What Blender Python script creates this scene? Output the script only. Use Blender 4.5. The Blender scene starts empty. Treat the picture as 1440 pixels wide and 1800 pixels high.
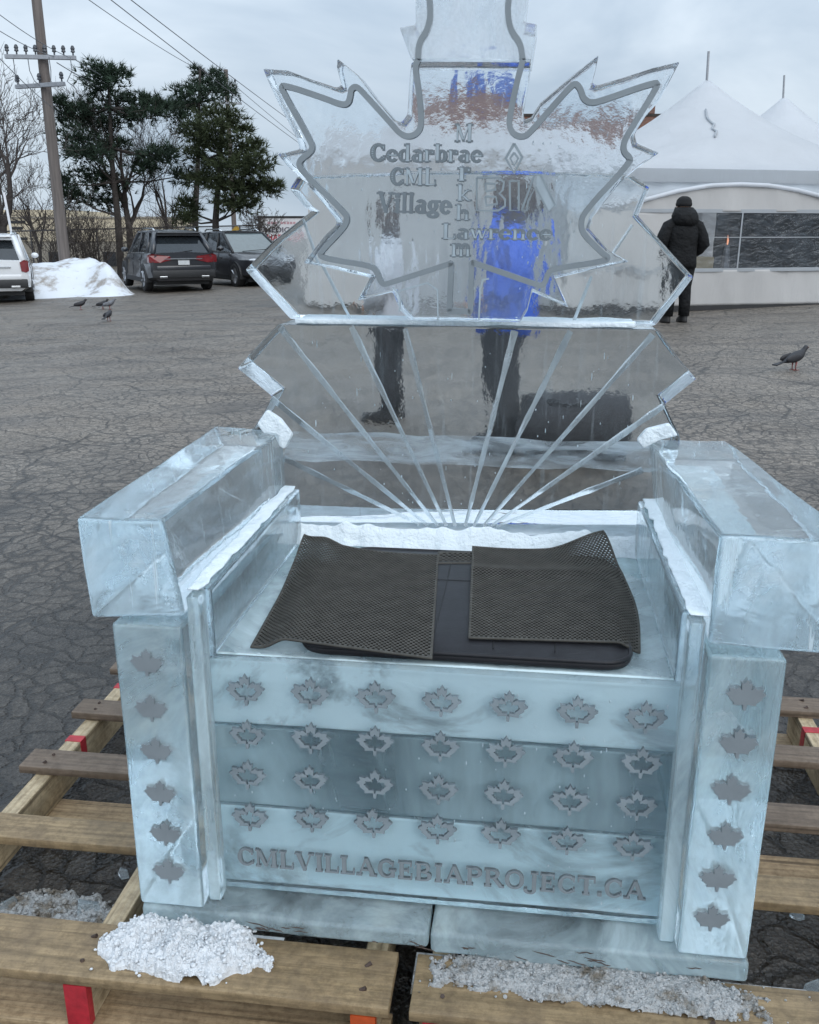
import bpy, bmesh, math, random
from mathutils import Vector, Matrix, noise
from mathutils.geometry import tessellate_polygon

S = bpy.context.scene
COL = S.collection

# ------------------------------------------------------------------ camera
FPX, CAMH = 1600.0, 1.5                      # focal length in photo pixels (photo is 1440 wide), eye height
TH = math.atan(495 / FPX)                    # downward pitch
cam = bpy.data.cameras.new('camera'); cam_o = bpy.data.objects.new('camera', cam); COL.objects.link(cam_o)
cam.sensor_fit = 'HORIZONTAL'; cam.sensor_width = 36; cam.lens = 36 * FPX / 1440
cam.clip_start = 0.05; cam.clip_end = 2000
cam_o.location = (0, 0, CAMH); cam_o.rotation_euler = (math.pi / 2 - TH, 0, 0)
S.camera = cam_o

# ------------------------------------------------------------------ world: overcast sky
W = bpy.data.worlds.new('World'); S.world = W; W.use_nodes = True
wn, wl = W.node_tree.nodes, W.node_tree.links
wn.clear()
wo = wn.new('ShaderNodeOutputWorld'); bg = wn.new('ShaderNodeBackground')
sky = wn.new('ShaderNodeTexSky'); sky.sky_type = 'NISHITA'; sky.sun_disc = False
sky.sun_elevation = math.radians(38); sky.sun_rotation = math.radians(150)
tc = wn.new('ShaderNodeTexCoord'); sep = wn.new('ShaderNodeSeparateXYZ'); wl.new(tc.outputs['Generated'], sep.inputs[0])
mp = wn.new('ShaderNodeMapping'); mp.inputs['Scale'].default_value = (1.0, 1.0, 2.6); wl.new(tc.outputs['Generated'], mp.inputs[0])
nz = wn.new('ShaderNodeTexNoise'); nz.inputs['Scale'].default_value = 2.3; nz.inputs['Detail'].default_value = 6; nz.inputs['Roughness'].default_value = .52
nz.inputs['Distortion'].default_value = .4
wl.new(mp.outputs[0], nz.inputs['Vector'])
rp = wn.new('ShaderNodeValToRGB'); rp.color_ramp.elements[0].position = .38; rp.color_ramp.elements[1].position = .64
rp.color_ramp.elements[0].color = (.36, .45, .555, 1); rp.color_ramp.elements[1].color = (.63, .715, .80, 1)
wl.new(nz.outputs['Fac'], rp.inputs[0])
mxn = wn.new('ShaderNodeMix'); mxn.data_type = 'RGBA'; mxn.inputs['Factor'].default_value = .06
wl.new(rp.outputs[0], mxn.inputs['A'])
sc_ = wn.new('ShaderNodeVectorMath'); sc_.operation = 'SCALE'; sc_.inputs['Scale'].default_value = .1
wl.new(sky.outputs[0], sc_.inputs[0]); wl.new(sc_.outputs[0], mxn.inputs['B'])
zf_ = wn.new('ShaderNodeMapRange'); zf_.inputs['From Min'].default_value = .12; zf_.inputs['From Max'].default_value = 1.0      # an overcast sky is brightest overhead
zf_.inputs['To Min'].default_value = 1.0; zf_.inputs['To Max'].default_value = 2.3
wl.new(sep.outputs['Z'], zf_.inputs[0]); wl.new(zf_.outputs[0], bg.inputs['Strength'])
wl.new(mxn.outputs['Result'], bg.inputs['Color'])
wl.new(bg.outputs[0], wo.inputs['Surface'])

# ------------------------------------------------------------------ sun behind thick cloud
sun = bpy.data.lights.new('sun', 'SUN'); sun.energy = 1.25; sun.angle = math.radians(50); sun.color = (1, .97, .93)
sun_o = bpy.data.objects.new('sun', sun); COL.objects.link(sun_o)
sun_o.rotation_euler = (math.radians(52), 0, math.radians(30)); sun_o.location = (0, 0, 30)

S.view_settings.view_transform = 'Standard'; S.view_settings.look = 'None'
S.view_settings.exposure = .26; S.view_settings.gamma = 1; S.view_settings.use_curve_mapping = False
S.render.engine = 'CYCLES'
c = S.cycles
c.max_bounces = 20; c.transmission_bounces = 18; c.glossy_bounces = 8; c.diffuse_bounces = 4; c.transparent_max_bounces = 8
c.caustics_refractive = True; c.caustics_reflective = True; c.blur_glossy = .4
c.sample_clamp_indirect = 5; c.use_denoising = True

R = random.Random(7)

# ------------------------------------------------------------------ pixel (photo) -> place helpers
FW = Vector((0, math.cos(TH), -math.sin(TH))); UP = Vector((0, math.sin(TH), math.cos(TH))); RT = Vector((1, 0, 0))
CAM = Vector((0, 0, CAMH))
def ray(px, py): return RT * ((px - 720) / FPX) + UP * ((900 - py) / FPX) + FW
def at(px, py, y):                            # the point seen at that pixel, y metres ahead
    d = ray(px, py); return CAM + d * (y / d.y)
def sm(a, b, t):
    t = max(0, min(1, (t - a) / (b - a))); return t * t * (3 - 2 * t)
def zg(x, y): return .03 * max(-22, min(22, x)) * sm(5, 12, y)     # the lot falls away to the left
def gp(px, y):                                # ground point y metres ahead under pixel column px
    x = (px - 720) / FPX * y * 1.02
    for _ in range(4):
        z = zg(x, y); dep = y * math.cos(TH) + (CAMH - z) * math.sin(TH); x = (px - 720) / FPX * dep
    return Vector((x, y, zg(x, y)))
# throne frame: u to its right, v to its back, z up
PSI = .12767; TO = Vector((.0422, 1.4477, 0))
EU = Vector((math.cos(PSI), -math.sin(PSI), 0)); EV = Vector((math.sin(PSI), math.cos(PSI), 0))
def loc(p):
    q = p - TO; return Vector((q.dot(EU), q.dot(EV), q.z))
def PV(px, py, v):                            # -> (u, z) on the throne plane v
    d = ray(px, py); o = TO + EV * v; t = EV.dot(o - CAM) / EV.dot(d); q = loc(CAM + d * t); return (q.x, q.z)
def PZ(px, py, z):                            # -> (u, v) on the level z
    d = ray(px, py); t = (z - CAMH) / d.z; q = loc(CAM + d * t); return (q.x, q.y)

# ------------------------------------------------------------------ materials
def newmat(name):
    m = bpy.data.materials.new(name); m.use_nodes = True
    return m, m.node_tree.nodes, m.node_tree.links, m.node_tree.nodes['Principled BSDF']
def coords(n, l, scale=(1, 1, 1), kind='Object'):
    t = n.new('ShaderNodeTexCoord'); mp = n.new('ShaderNodeMapping'); mp.inputs['Scale'].default_value = scale
    l.new(t.outputs[kind], mp.inputs[0]); return mp.outputs[0]
def noise_n(n, l, vec, scale, detail=5, rough=.55, dist=0):
    t = n.new('ShaderNodeTexNoise'); t.inputs['Scale'].default_value = scale; t.inputs['Detail'].default_value = detail
    t.inputs['Roughness'].default_value = rough; t.inputs['Distortion'].default_value = dist
    l.new(vec, t.inputs['Vector']); return t.outputs['Fac']
def ramp(n, l, fac, stops):
    r = n.new('ShaderNodeValToRGB'); e = r.color_ramp.elements
    while len(e) < len(stops): e.new(.5)
    for el, (p, col) in zip(e, stops):
        el.position = p; el.color = (*(col if isinstance(col, tuple) else (col,) * 3), 1)
    l.new(fac, r.inputs[0]); return r.outputs[0]
def bump(n, l, h, strength, dist=.02, normal=None):
    b = n.new('ShaderNodeBump'); b.inputs['Strength'].default_value = strength; b.inputs['Distance'].default_value = dist
    l.new(h, b.inputs['Height'])
    if normal: l.new(normal, b.inputs['Normal'])
    return b.outputs[0]
def mixc(n, l, fac, a, b, mode='MIX'):
    x = n.new('ShaderNodeMix'); x.data_type = 'RGBA'; x.blend_type = mode
    for k, v in (('Factor', fac), ('A', a), ('B', b)):
        if hasattr(v, 'links'): l.new(v, x.inputs[k])
        elif isinstance(v, tuple): x.inputs[k].default_value = (*v, 1)
        else: x.inputs[k].default_value = v
    return x.outputs['Result']

def plain(name, col, rough=.6, metal=0, vary=.15, scale=8, bstr=.1, bdist=.01, coat=0, spec=.5, stretch=(1, 1, 1)):
    m, n, l, p = newmat(name)
    v = coords(n, l, stretch); f = noise_n(n, l, v, scale)
    a = tuple(max(0, x * (1 - vary)) for x in col); b = tuple(min(1, x * (1 + vary)) for x in col)
    l.new(ramp(n, l, f, [(.3, a), (.7, b)]), p.inputs['Base Color'])
    p.inputs['Roughness'].default_value = rough; p.inputs['Metallic'].default_value = metal
    p.inputs['Coat Weight'].default_value = coat; p.inputs['Coat Roughness'].default_value = .05
    p.inputs['Specular IOR Level'].default_value = spec
    if bstr: l.new(bump(n, l, noise_n(n, l, v, scale * 6), bstr, bdist), p.inputs['Normal'])
    return m

def ice(name, frost=.12, milk=(.78, .88, .93), tint=(.42, .80, .90), dens=.7, rough=.02, wav=.25, streak=(1, 1, .35), fs=5, fc=.5, wscale=14, front=0, trl=.55, drip=0):
    """carved ice: clear body with a milky component that comes and goes, melt-wavy skin, cyan absorption in depth"""
    m, n, l, p = newmat(name); n.remove(p); out = n['Material Output']
    v = coords(n, l, streak); v1 = coords(n, l)
    g = n.new('ShaderNodeBsdfGlass'); g.inputs['IOR'].default_value = 1.31; g.inputs['Color'].default_value = (.97, .99, 1, 1)
    rr = n.new('ShaderNodeMapRange'); rr.inputs['To Min'].default_value = rough * .3; rr.inputs['To Max'].default_value = rough * 2.2
    l.new(noise_n(n, l, v1, 3.3, 4), rr.inputs[0]); l.new(rr.outputs[0], g.inputs['Roughness'])
    d = n.new('ShaderNodeBsdfDiffuse'); d.inputs['Color'].default_value = (*milk, 1)
    t = n.new('ShaderNodeBsdfTranslucent'); t.inputs['Color'].default_value = (*milk, 1)
    ms = n.new('ShaderNodeMixShader'); ms.inputs[0].default_value = trl; l.new(d.outputs[0], ms.inputs[1]); l.new(t.outputs[0], ms.inputs[2])
    fr = n.new('ShaderNodeMapRange'); fr.inputs['From Min'].default_value = fc - .14; fr.inputs['From Max'].default_value = fc + .2
    fr.inputs['To Min'].default_value = frost * .25; fr.inputs['To Max'].default_value = min(1, frost * 2.2)
    l.new(noise_n(n, l, v, fs, 7, .62, .6), fr.inputs[0])
    ff = fr.outputs[0]
    if drip:                                      # thin vertical melt and saw marks
        dr = n.new('ShaderNodeMapRange'); dr.inputs['From Min'].default_value = .60; dr.inputs['From Max'].default_value = .70; dr.inputs['To Max'].default_value = drip
        l.new(noise_n(n, l, coords(n, l, (55, 55, 3.2)), 1, 3, .6), dr.inputs[0])
        mxx = n.new('ShaderNodeMath'); mxx.operation = 'MAXIMUM'; l.new(ff, mxx.inputs[0]); l.new(dr.outputs[0], mxx.inputs[1]); ff = mxx.outputs[0]
    if front:                                     # the sawn front faces are rougher than the planed ones
        tn = n.new('ShaderNodeTexCoord'); sx = n.new('ShaderNodeSeparateXYZ'); l.new(tn.outputs['Normal'], sx.inputs[0])
        mr = n.new('ShaderNodeMapRange'); mr.inputs['From Min'].default_value = -.55; mr.inputs['From Max'].default_value = -.95
        mr.inputs['To Min'].default_value = 1; mr.inputs['To Max'].default_value = front; l.new(sx.outputs['Y'], mr.inputs[0])
        mu = n.new('ShaderNodeMath'); mu.operation = 'MULTIPLY'; mu.use_clamp = True; l.new(ff, mu.inputs[0]); l.new(mr.outputs[0], mu.inputs[1]); ff = mu.outputs[0]
    mx = n.new('ShaderNodeMixShader'); l.new(ff, mx.inputs[0]); l.new(g.outputs[0], mx.inputs[1]); l.new(ms.outputs[0], mx.inputs[2])
    b1 = bump(n, l, noise_n(n, l, v, wscale, 3, .5, .3), wav, .012)
    b2 = bump(n, l, noise_n(n, l, v1, wscale * 4, 4, .6), wav * .35, .003, b1)
    for s in (g, d, t): l.new(b2, s.inputs['Normal'])
    l.new(mx.outputs[0], out.inputs['Surface'])
    if dens:
        a = n.new('ShaderNodeVolumeAbsorption'); a.inputs['Color'].default_value = (*tint, 1); a.inputs['Density'].default_value = dens
        l.new(a.outputs[0], out.inputs['Volume'])
    return m

def film(name, col, lo, hi, scale, fc=.5, stretch=(1, 1, 1)):
    """a thin layer of frost frozen between two blocks: patchy, partly see-through"""
    m, n, l, p = newmat(name); n.remove(p); v = coords(n, l, stretch)
    d = n.new('ShaderNodeBsdfDiffuse'); t = n.new('ShaderNodeBsdfTranslucent'); tr = n.new('ShaderNodeBsdfTransparent')
    for s in (d, t): s.inputs['Color'].default_value = (*col, 1)
    a = n.new('ShaderNodeMixShader'); a.inputs[0].default_value = .4; l.new(d.outputs[0], a.inputs[1]); l.new(t.outputs[0], a.inputs[2])
    mr = n.new('ShaderNodeMapRange'); mr.inputs['From Min'].default_value = fc - .16; mr.inputs['From Max'].default_value = fc + .16
    mr.inputs['To Min'].default_value = lo; mr.inputs['To Max'].default_value = hi; l.new(noise_n(n, l, v, scale, 7, .62, .5), mr.inputs[0])
    b = n.new('ShaderNodeMixShader'); l.new(mr.outputs[0], b.inputs[0]); l.new(tr.outputs[0], b.inputs[1]); l.new(a.outputs[0], b.inputs[2])
    l.new(b.outputs[0], n['Material Output'].inputs['Surface']); return m

def snowmat(name, col=(.82, .86, .9), dirt=(.5, .47, .43), dpos=.74, scale=3, bstr=.6, bs=30, transl=.0):
    m, n, l, p = newmat(name); v = coords(n, l)
    f = noise_n(n, l, v, scale, 8, .65)
    l.new(ramp(n, l, f, [(.3, col), (dpos - .1, tuple(x * .95 for x in col)), (dpos, dirt)]), p.inputs['Base Color'])
    p.inputs['Roughness'].default_value = .7; p.inputs['Specular IOR Level'].default_value = .3
    b1 = bump(n, l, noise_n(n, l, v, bs * .25, 6, .6), bstr, .03)
    l.new(bump(n, l, noise_n(n, l, v, bs, 6, .7), bstr * .7, .008, b1), p.inputs['Normal'])
    if transl:
        p.inputs['Subsurface Weight'].default_value = transl; p.inputs['Subsurface Radius'].default_value = (.02, .03, .04)
    return m

def wood(name, c1, c2, stain=(.1, .07, .045), samount=.5, along='X', gs=1):
    m, n, l, p = newmat(name)
    st = {'X': (1.3, 22, 22), 'Y': (22, 1.3, 22)}[along]
    v = coords(n, l, st); v0 = coords(n, l)
    w = n.new('ShaderNodeTexWave'); w.wave_type = 'RINGS'; w.rings_direction = along; w.inputs['Scale'].default_value = .9 * gs
    w.inputs['Distortion'].default_value = 7; w.inputs['Detail'].default_value = 4; w.inputs['Detail Scale'].default_value = 1.2
    l.new(v, w.inputs['Vector'])
    g = ramp(n, l, w.outputs['Fac'], [(.15, c2), (.7, c1)])
    f = noise_n(n, l, v, 4, 9, .75)
    g2 = mixc(n, l, .6, g, ramp(n, l, f, [(.3, tuple(x * .40 for x in c1)), (.66, tuple(min(1, x * 1.4) for x in c1))]), 'MIX')
    fs_ = (.8, 70, 70) if along == 'X' else (70, .8, 70)          # drying splits and dark grain lines along the board
    sp_ = noise_n(n, l, coords(n, l, fs_), 1.0, 3, .55)
    g2 = mixc(n, l, .75, g2, ramp(n, l, sp_, [(.30, (.22, .2, .18)), (.40, (1., 1., 1.))]), 'MULTIPLY')
    mot = noise_n(n, l, v0, 45, 6, .75); g2 = mixc(n, l, .6, g2, ramp(n, l, mot, [(.38, (.45, .42, .38)), (.56, (1., 1., 1.))]), 'MULTIPLY')
    s = ramp(n, l, noise_n(n, l, v0, 9, 8, .7), [(.45, 0.), (.68, 1.)])
    sm_ = n.new('ShaderNodeMath'); sm_.operation = 'MULTIPLY'; sm_.inputs[1].default_value = samount; l.new(s, sm_.inputs[0])
    l.new(mixc(n, l, sm_.outputs[0], g2, stain), p.inputs['Base Color'])
    p.inputs['Roughness'].default_value = .62
    l.new(bump(n, l, f, .5, .004), p.inputs['Normal'])
    return m

M = {}
M['ice_body'] = ice('ice_body', frost=.24, dens=.2, fs=1.4, front=2.6, milk=(.66, .83, .87), trl=.25, drip=.2)
M['ice_top'] = ice('ice_top', frost=.36, dens=.2, fs=3, milk=(.80, .96, 1.0), front=3.6, trl=.2, streak=(1, 1, 1.4))
M['ice_low'] = ice('ice_low', frost=.32, dens=.2, fs=2.6, milk=(.76, .95, 1.0), front=3.4, trl=.2, streak=(1, 1, 1.2))
M['film_bright'] = film('frost_film', (.88, .93, .95), .75, 1, 7)
M['film_dim'] = film('frost_film_thin', (.72, .82, .86), .25, .7, 5)
M['film_back'] = film('frost_film_back', (.86, .92, .96), .05, .6, 6, .52, (1, 2.5, 1))
M['ice_panel'] = ice('ice_panel', frost=.05, dens=.2, fs=3.2, wav=.12, wscale=9)
M['ice_leg'] = ice('ice_leg', frost=.14, dens=.35, fs=4, wav=.2, front=2.6, milk=(.80, .94, .98), streak=(1, 1, .6), trl=.35)
M['ice_arm'] = ice('ice_arm', drip=.3, frost=.06, dens=.3, fs=6, wav=.32, wscale=10, streak=(1, .5, .6), front=4.5, milk=(.80, .91, .96))
M['ice_fan'] = ice('ice_fan', drip=.12, frost=.012, dens=.15, fs=3.2, fc=.56, wav=.55, wscale=4.5, rough=.05)
M['ice_leaf'] = ice('ice_leaf', frost=.07, dens=.12, fs=5, wav=.75, wscale=9, rough=.07, streak=(1, 1, .4), milk=(.84, .87, .95))
M['ice_cloudy'] = ice('ice_cloudy', frost=.34, dens=.1, fs=11, wav=.5, milk=(.88, .92, .96), streak=(1, 1, .8))
M['ice_rough'] = ice('ice_rough', frost=.62, milk=(.90, .94, .97), dens=0, rough=.25, wav=.6, fs=7, wscale=20)
M['ice_plinth'] = ice('ice_plinth', frost=.34, dens=.6, fs=5, wav=.35, milk=(.70, .84, .88), streak=(.9, .9, 1), trl=.3)
M['groove'] = ice('groove_ice', frost=.26, milk=(.9, .95, .97), dens=0, rough=.12, wav=.3)
M['etch'] = plain('etched_ice', (.205, .235, .255), .55, vary=.10, scale=14, bstr=.15, bdist=.003)
M['etch_soft'] = plain('etched_ice_soft', (.225, .268, .295), .5, vary=.16, scale=18, bstr=.2, bdist=.003)
M['etch_leaf'] = plain('etched_ice_dark', (.15, .178, .198), .55, vary=.12, scale=14, bstr=.15, bdist=.003)
M['etch_core'] = plain('etched_ice_core', (.34, .40, .44), .45, vary=.14, scale=20, bstr=.2, bdist=.003)
M['snow'] = snowmat('packed_snow', col=(.74, .765, .79), dirt=(.40, .38, .35), dpos=.70, bs=90)
M['film_foot'] = film('frost_film_foot', (.86, .92, .96), .6, 1, 9, .45, (1, 2, 1))
M['joint'] = snowmat('joint_snow', col=(.80, .88, .93), dirt=(.55, .66, .7), dpos=.72, scale=12, bs=60)
M['slush'] = snowmat('slush', col=(.52, .53, .53), dirt=(.25, .22, .18), dpos=.62, scale=14, bs=90, bstr=.9)
M['snowbank'] = snowmat('ploughed_snow', col=(.66, .69, .73), dirt=(.30, .275, .25), dpos=.62, scale=1.3, bs=9, bstr=.9)
# ------------------------------------------------------------------ mesh helpers
class MB:
    def __init__(s): s.v = []; s.f = []; s.m = []
    def face(s, idx, mi=0): s.f.append(tuple(idx)); s.m.append(mi)
    def quad(s, a, b, c_, d, mi=0):
        k = len(s.v); s.v += [tuple(a), tuple(b), tuple(c_), tuple(d)]; s.face((k, k + 1, k + 2, k + 3), mi)
    def hexa(s, c8, mi=0):
        k = len(s.v); s.v += [tuple(x) for x in c8]
        for f in ((0, 3, 2, 1), (4, 5, 6, 7), (0, 1, 5, 4), (1, 2, 6, 5), (2, 3, 7, 6), (3, 0, 4, 7)): s.face([k + i for i in f], mi)
    def box(s, x0, x1, y0, y1, z0, z1, mi=0):
        s.hexa([(x0, y0, z0), (x1, y0, z0), (x1, y1, z0), (x0, y1, z0), (x0, y0, z1), (x1, y0, z1), (x1, y1, z1), (x0, y1, z1)], mi)
    def prism(s, poly, fn0, fn1, mi=0, side=None):    # poly 2-D; fn maps a 2-D point to 3-D front / back
        n = len(poly); k = len(s.v)
        s.v += [tuple(fn0(p)) for p in poly] + [tuple(fn1(p)) for p in poly]
        s.face([k + i for i in range(n)], mi); s.face([k + n + i for i in reversed(range(n))], mi)
        for i in range(n):
            j = (i + 1) % n
            s.face((k + i, k + n + i, k + n + j, k + j), (side[i] if isinstance(side, dict) and i in side else mi) if side is not None else mi)
    def tube(s, pts, rad, seg=8, mi=0, cap=True, ell=(1, 1)):
        pts = [Vector(p) for p in pts]; n = len(pts)
        if not hasattr(rad, '__len__'): rad = [rad] * n
        k = len(s.v); prev = None
        for i, p in enumerate(pts):
            t = (pts[min(i + 1, n - 1)] - pts[max(i - 1, 0)])
            if t.length < 1e-9: t = Vector((0, 0, 1))
            t.normalize()
            a = Vector((0, 0, 1)) if abs(t.z) < .9 else Vector((1, 0, 0))
            if prev is not None: a = prev
            x = (a - t * a.dot(t))
            if x.length < 1e-6: x = t.orthogonal()
            x.normalize(); prev = x; y = t.cross(x)
            r = rad[i]; rx, ry = (r, r) if not hasattr(r, '__len__') else r
            for j in range(seg):
                w = 2 * math.pi * j / seg
                s.v.append(tuple(p + x * (math.cos(w) * rx * ell[0]) + y * (math.sin(w) * ry * ell[1])))
        for i in range(n - 1):
            for j in range(seg):
                a = k + i * seg + j; b = k + i * seg + (j + 1) % seg
                s.face((a, b, b + seg, a + seg), mi)
        if cap:
            s.face([k + j for j in reversed(range(seg))], mi); s.face([k + (n - 1) * seg + j for j in range(seg)], mi)
    def loft(s, rings, mi=0, cap=True, closed=True):
        n = len(rings[0]); k = len(s.v)
        for r in rings: s.v += [tuple(p) for p in r]
        for i in range(len(rings) - 1):
            for j in range(n if closed else n - 1):
                a = k + i * n + j; b = k + i * n + (j + 1) % n
                s.face((a, b, b + n, a + n), mi)
        if cap:
            s.face([k + j for j in reversed(range(n))], mi); s.face([k + (len(rings) - 1) * n + j for j in range(n)], mi)
    def ring(s, cen, rx, ry, z, seg=14, ph=0):
        return [(cen[0] + rx * math.cos(2 * math.pi * j / seg + ph), cen[1] + ry * math.sin(2 * math.pi * j / seg + ph), z) for j in range(seg)]
    def ell(s, c_, r, seg=12, rings=8, mi=0, rot=None):
        k = len(s.v); c_ = Vector(c_)
        rr = []
        for i in range(1, rings):
            a = math.pi * i / rings
            for j in range(seg):
                w = 2 * math.pi * j / seg
                p = Vector((r[0] * math.sin(a) * math.cos(w), r[1] * math.sin(a) * math.sin(w), r[2] * math.cos(a)))
                if rot: p = rot @ p
                rr.append(tuple(c_ + p))
        t = Vector((0, 0, r[2])); b = Vector((0, 0, -r[2]))
        if rot: t = rot @ t; b = rot @ b
        s.v += rr + [tuple(c_ + t), tuple(c_ + b)]; T = k + len(rr); B = T + 1
        for i in range(rings - 2):
            for j in range(seg):
                a = k + i * seg + j; b_ = k + i * seg + (j + 1) % seg
                s.face((a, a + seg, b_ + seg, b_), mi)
        for j in range(seg):
            s.face((T, k + j, k + (j + 1) % seg), mi); s.face((B, k + (rings - 2) * seg + (j + 1) % seg, k + (rings - 2) * seg + j), mi)
    def build(s, name, mats, parent=None, smooth=False, recalc=True, flip=False, bev=0, seg=2, sharp=None, disp=None, cuts=0, wn_=False):
        me = bpy.data.meshes.new(name); me.from_pydata(s.v, [], s.f)
        for mt in (mats if isinstance(mats, (list, tuple)) else [mats]): me.materials.append(mt)
        me.polygons.foreach_set('material_index', s.m)
        if recalc or bev or cuts:
            bm = bmesh.new(); bm.from_mesh(me)
            if recalc: bmesh.ops.recalc_face_normals(bm, faces=bm.faces)
            if bev:
                ed = [e for e in bm.edges if e.is_manifold and e.calc_face_angle(0) > .5]
                bmesh.ops.bevel(bm, geom=ed, offset=bev, segments=seg, profile=.5, affect='EDGES', clamp_overlap=True)
            if cuts:
                ed = [e for e in bm.edges if e.calc_length() > .08]
                bmesh.ops.subdivide_edges(bm, edges=ed, cuts=cuts, use_grid_fill=True)
            if disp:
                for vt in bm.verts: vt.co += disp(vt.co)
            if flip: bmesh.ops.reverse_faces(bm, faces=bm.faces)
            bm.to_mesh(me); bm.free()
        if smooth or sharp:
            me.polygons.foreach_set('use_smooth', [True] * len(me.polygons))
            if sharp: me.set_sharp_from_angle(angle=math.radians(sharp))
        o = bpy.data.objects.new(name, me); COL.objects.link(o)
        if parent: o.parent = parent
        if wn_:
            md = o.modifiers.new('wn', 'WEIGHTED_NORMAL'); md.keep_sharp = True; md.weight = 80
        return o

def tag(o, label=None, cat=None, group=None, kind=None):
    if label: o['label'] = label
    if cat: o['category'] = cat
    if group: o['group'] = group
    if kind: o['kind'] = kind
    return o
def thing(name, label, cat, p=(0, 0, 0), rz=0, group=None):
    o = bpy.data.objects.new(name, None); COL.objects.link(o); o.empty_display_size = .1
    o.location = p; o.rotation_euler = (0, 0, rz)
    return tag(o, label, cat, group)
def struct(o): o['kind'] = 'structure'; return o
def copy_tree(o, parent=None):
    n = o.copy(); COL.objects.link(n)
    if parent: n.parent = parent
    for ch in list(o.children): copy_tree(ch, n)
    return n
def wob(amp, sc=5, seed=0, ax=(1, 1, 1)):
    def f(co):
        d = noise.noise_vector(co * sc + Vector((seed, seed * 1.7, seed * .3)))
        return Vector((d.x * amp * ax[0], d.y * amp * ax[1], d.z * amp * ax[2]))
    return f

# ------------------------------------------------------------------ ground
def make_ground():
    m, n, l, p = newmat('asphalt'); v = coords(n, l)
    dn = n.new('ShaderNodeTexNoise'); dn.inputs['Scale'].default_value = 2.2; dn.inputs['Detail'].default_value = 4; l.new(v, dn.inputs['Vector'])
    ad = n.new('ShaderNodeVectorMath'); ad.operation = 'MULTIPLY_ADD'; ad.inputs[1].default_value = (.30, .30, 0); l.new(dn.outputs['Color'], ad.inputs[0]); l.new(v, ad.inputs[2])
    def crack(sc, w):
        vo = n.new('ShaderNodeTexVoronoi'); vo.feature = 'DISTANCE_TO_EDGE'; vo.inputs['Scale'].default_value = sc; l.new(ad.outputs[0], vo.inputs['Vector'])
        return ramp(n, l, vo.outputs['Distance'], [(0, 0.), (w * .45, .25), (w, 1.)])
    c1 = crack(10.5, .10); c2 = crack(1.1, .018)
    patch = noise_n(n, l, v, .35, 5, .6)
    cm = ramp(n, l, patch, [(.34, 1.), (.50, .85), (.62, .45)])          # how strongly cracks show, by area
    fine = noise_n(n, l, v, 160, 3, .8)
    vo2 = n.new('ShaderNodeTexVoronoi'); vo2.inputs['Scale'].default_value = 95; l.new(v, vo2.inputs['Vector'])
    base = ramp(n, l, noise_n(n, l, v, 1.6, 8, .65), [(.28, (.118, .097, .076)), (.72, (.245, .204, .163))])
    st = mixc(n, l, .5, base, ramp(n, l, vo2.outputs['Color'], [(.1, (.03, .025, .021)), (.55, (.14, .117, .094)), (.97, (.46, .41, .35))]))
    c1m = mixc(n, l, cm, (1, 1, 1), c1)
    k = mixc(n, l, .80, st, c1m, 'MULTIPLY'); k = mixc(n, l, .7, k, c2, 'MULTIPLY')
    # melt water has soaked the asphalt around the throne
    dm = n.new('ShaderNodeVectorMath'); dm.operation = 'DISTANCE'; dm.inputs[1].default_value = (.1, 1.7, 0); l.new(v, dm.inputs[0])
    wn_ = n.new('ShaderNodeMath'); wn_.operation = 'MULTIPLY_ADD'; wn_.inputs[1].default_value = 3.4; l.new(noise_n(n, l, v, .8, 6, .65), wn_.inputs[0]); l.new(dm.outputs['Value'], wn_.inputs[2])
    wet = n.new('ShaderNodeMapRange'); wet.inputs['From Min'].default_value = 3.9; wet.inputs['From Max'].default_value = 7.0; l.new(wn_.outputs[0], wet.inputs[0])
    wc = ramp(n, l, wet.outputs[0], [(0, .24), (1, 1.)]); k = mixc(n, l, 1., k, wc, 'MULTIPLY')
    stn = ramp(n, l, noise_n(n, l, coords(n, l, (.5, 1.3, 1)), 1.1, 7, .7), [(.36, (.5, .5, .52)), (.52, (1., 1., 1.))]); k = mixc(n, l, .8, k, stn, 'MULTIPLY')
    l.new(k, p.inputs['Base Color'])
    rg = ramp(n, l, noise_n(n, l, v, .9, 6, .6), [(.35, .34), (.7, .66)])
    rw = n.new('ShaderNodeMapRange'); rw.inputs['To Min'].default_value = .62; rw.inputs['To Max'].default_value = 1; l.new(wet.outputs[0], rw.inputs[0])
    rm = n.new('ShaderNodeMath'); rm.operation = 'MULTIPLY'; l.new(rg, rm.inputs[0]); l.new(rw.outputs[0], rm.inputs[1]); l.new(rm.outputs[0], p.inputs['Roughness']); p.inputs['Specular IOR Level'].default_value = .55
    b0 = bump(n, l, c1, .5, .02); b1 = bump(n, l, vo2.outputs['Distance'], .5, .012, b0)
    l.new(bump(n, l, fine, .45, .006, b1), p.inputs['Normal'])
    b = MB()
    ys = [-3, -1, 0, 1, 2, 3, 4, 5, 6, 7, 8, 9, 10, 11, 12, 13, 15, 18, 22, 28, 36, 50, 80, 150, 300, 600]
    xs = [-600, -200, -80, -40, -22, -15, -10, -7, -5, -3, -1.5, 0, 1.5, 3, 5, 7, 10, 15, 22, 40, 80, 200, 600]
    for y in ys:
        for x in xs: b.v.append((x, y, zg(x, y)))
    nx = len(xs)
    for i in range(len(ys) - 1):
        for j in range(nx - 1): b.face((i * nx + j, i * nx + j + 1, (i + 1) * nx + j + 1, (i + 1) * nx + j))
    struct(b.build('ground', m, recalc=False, smooth=True))
make_ground()

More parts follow.
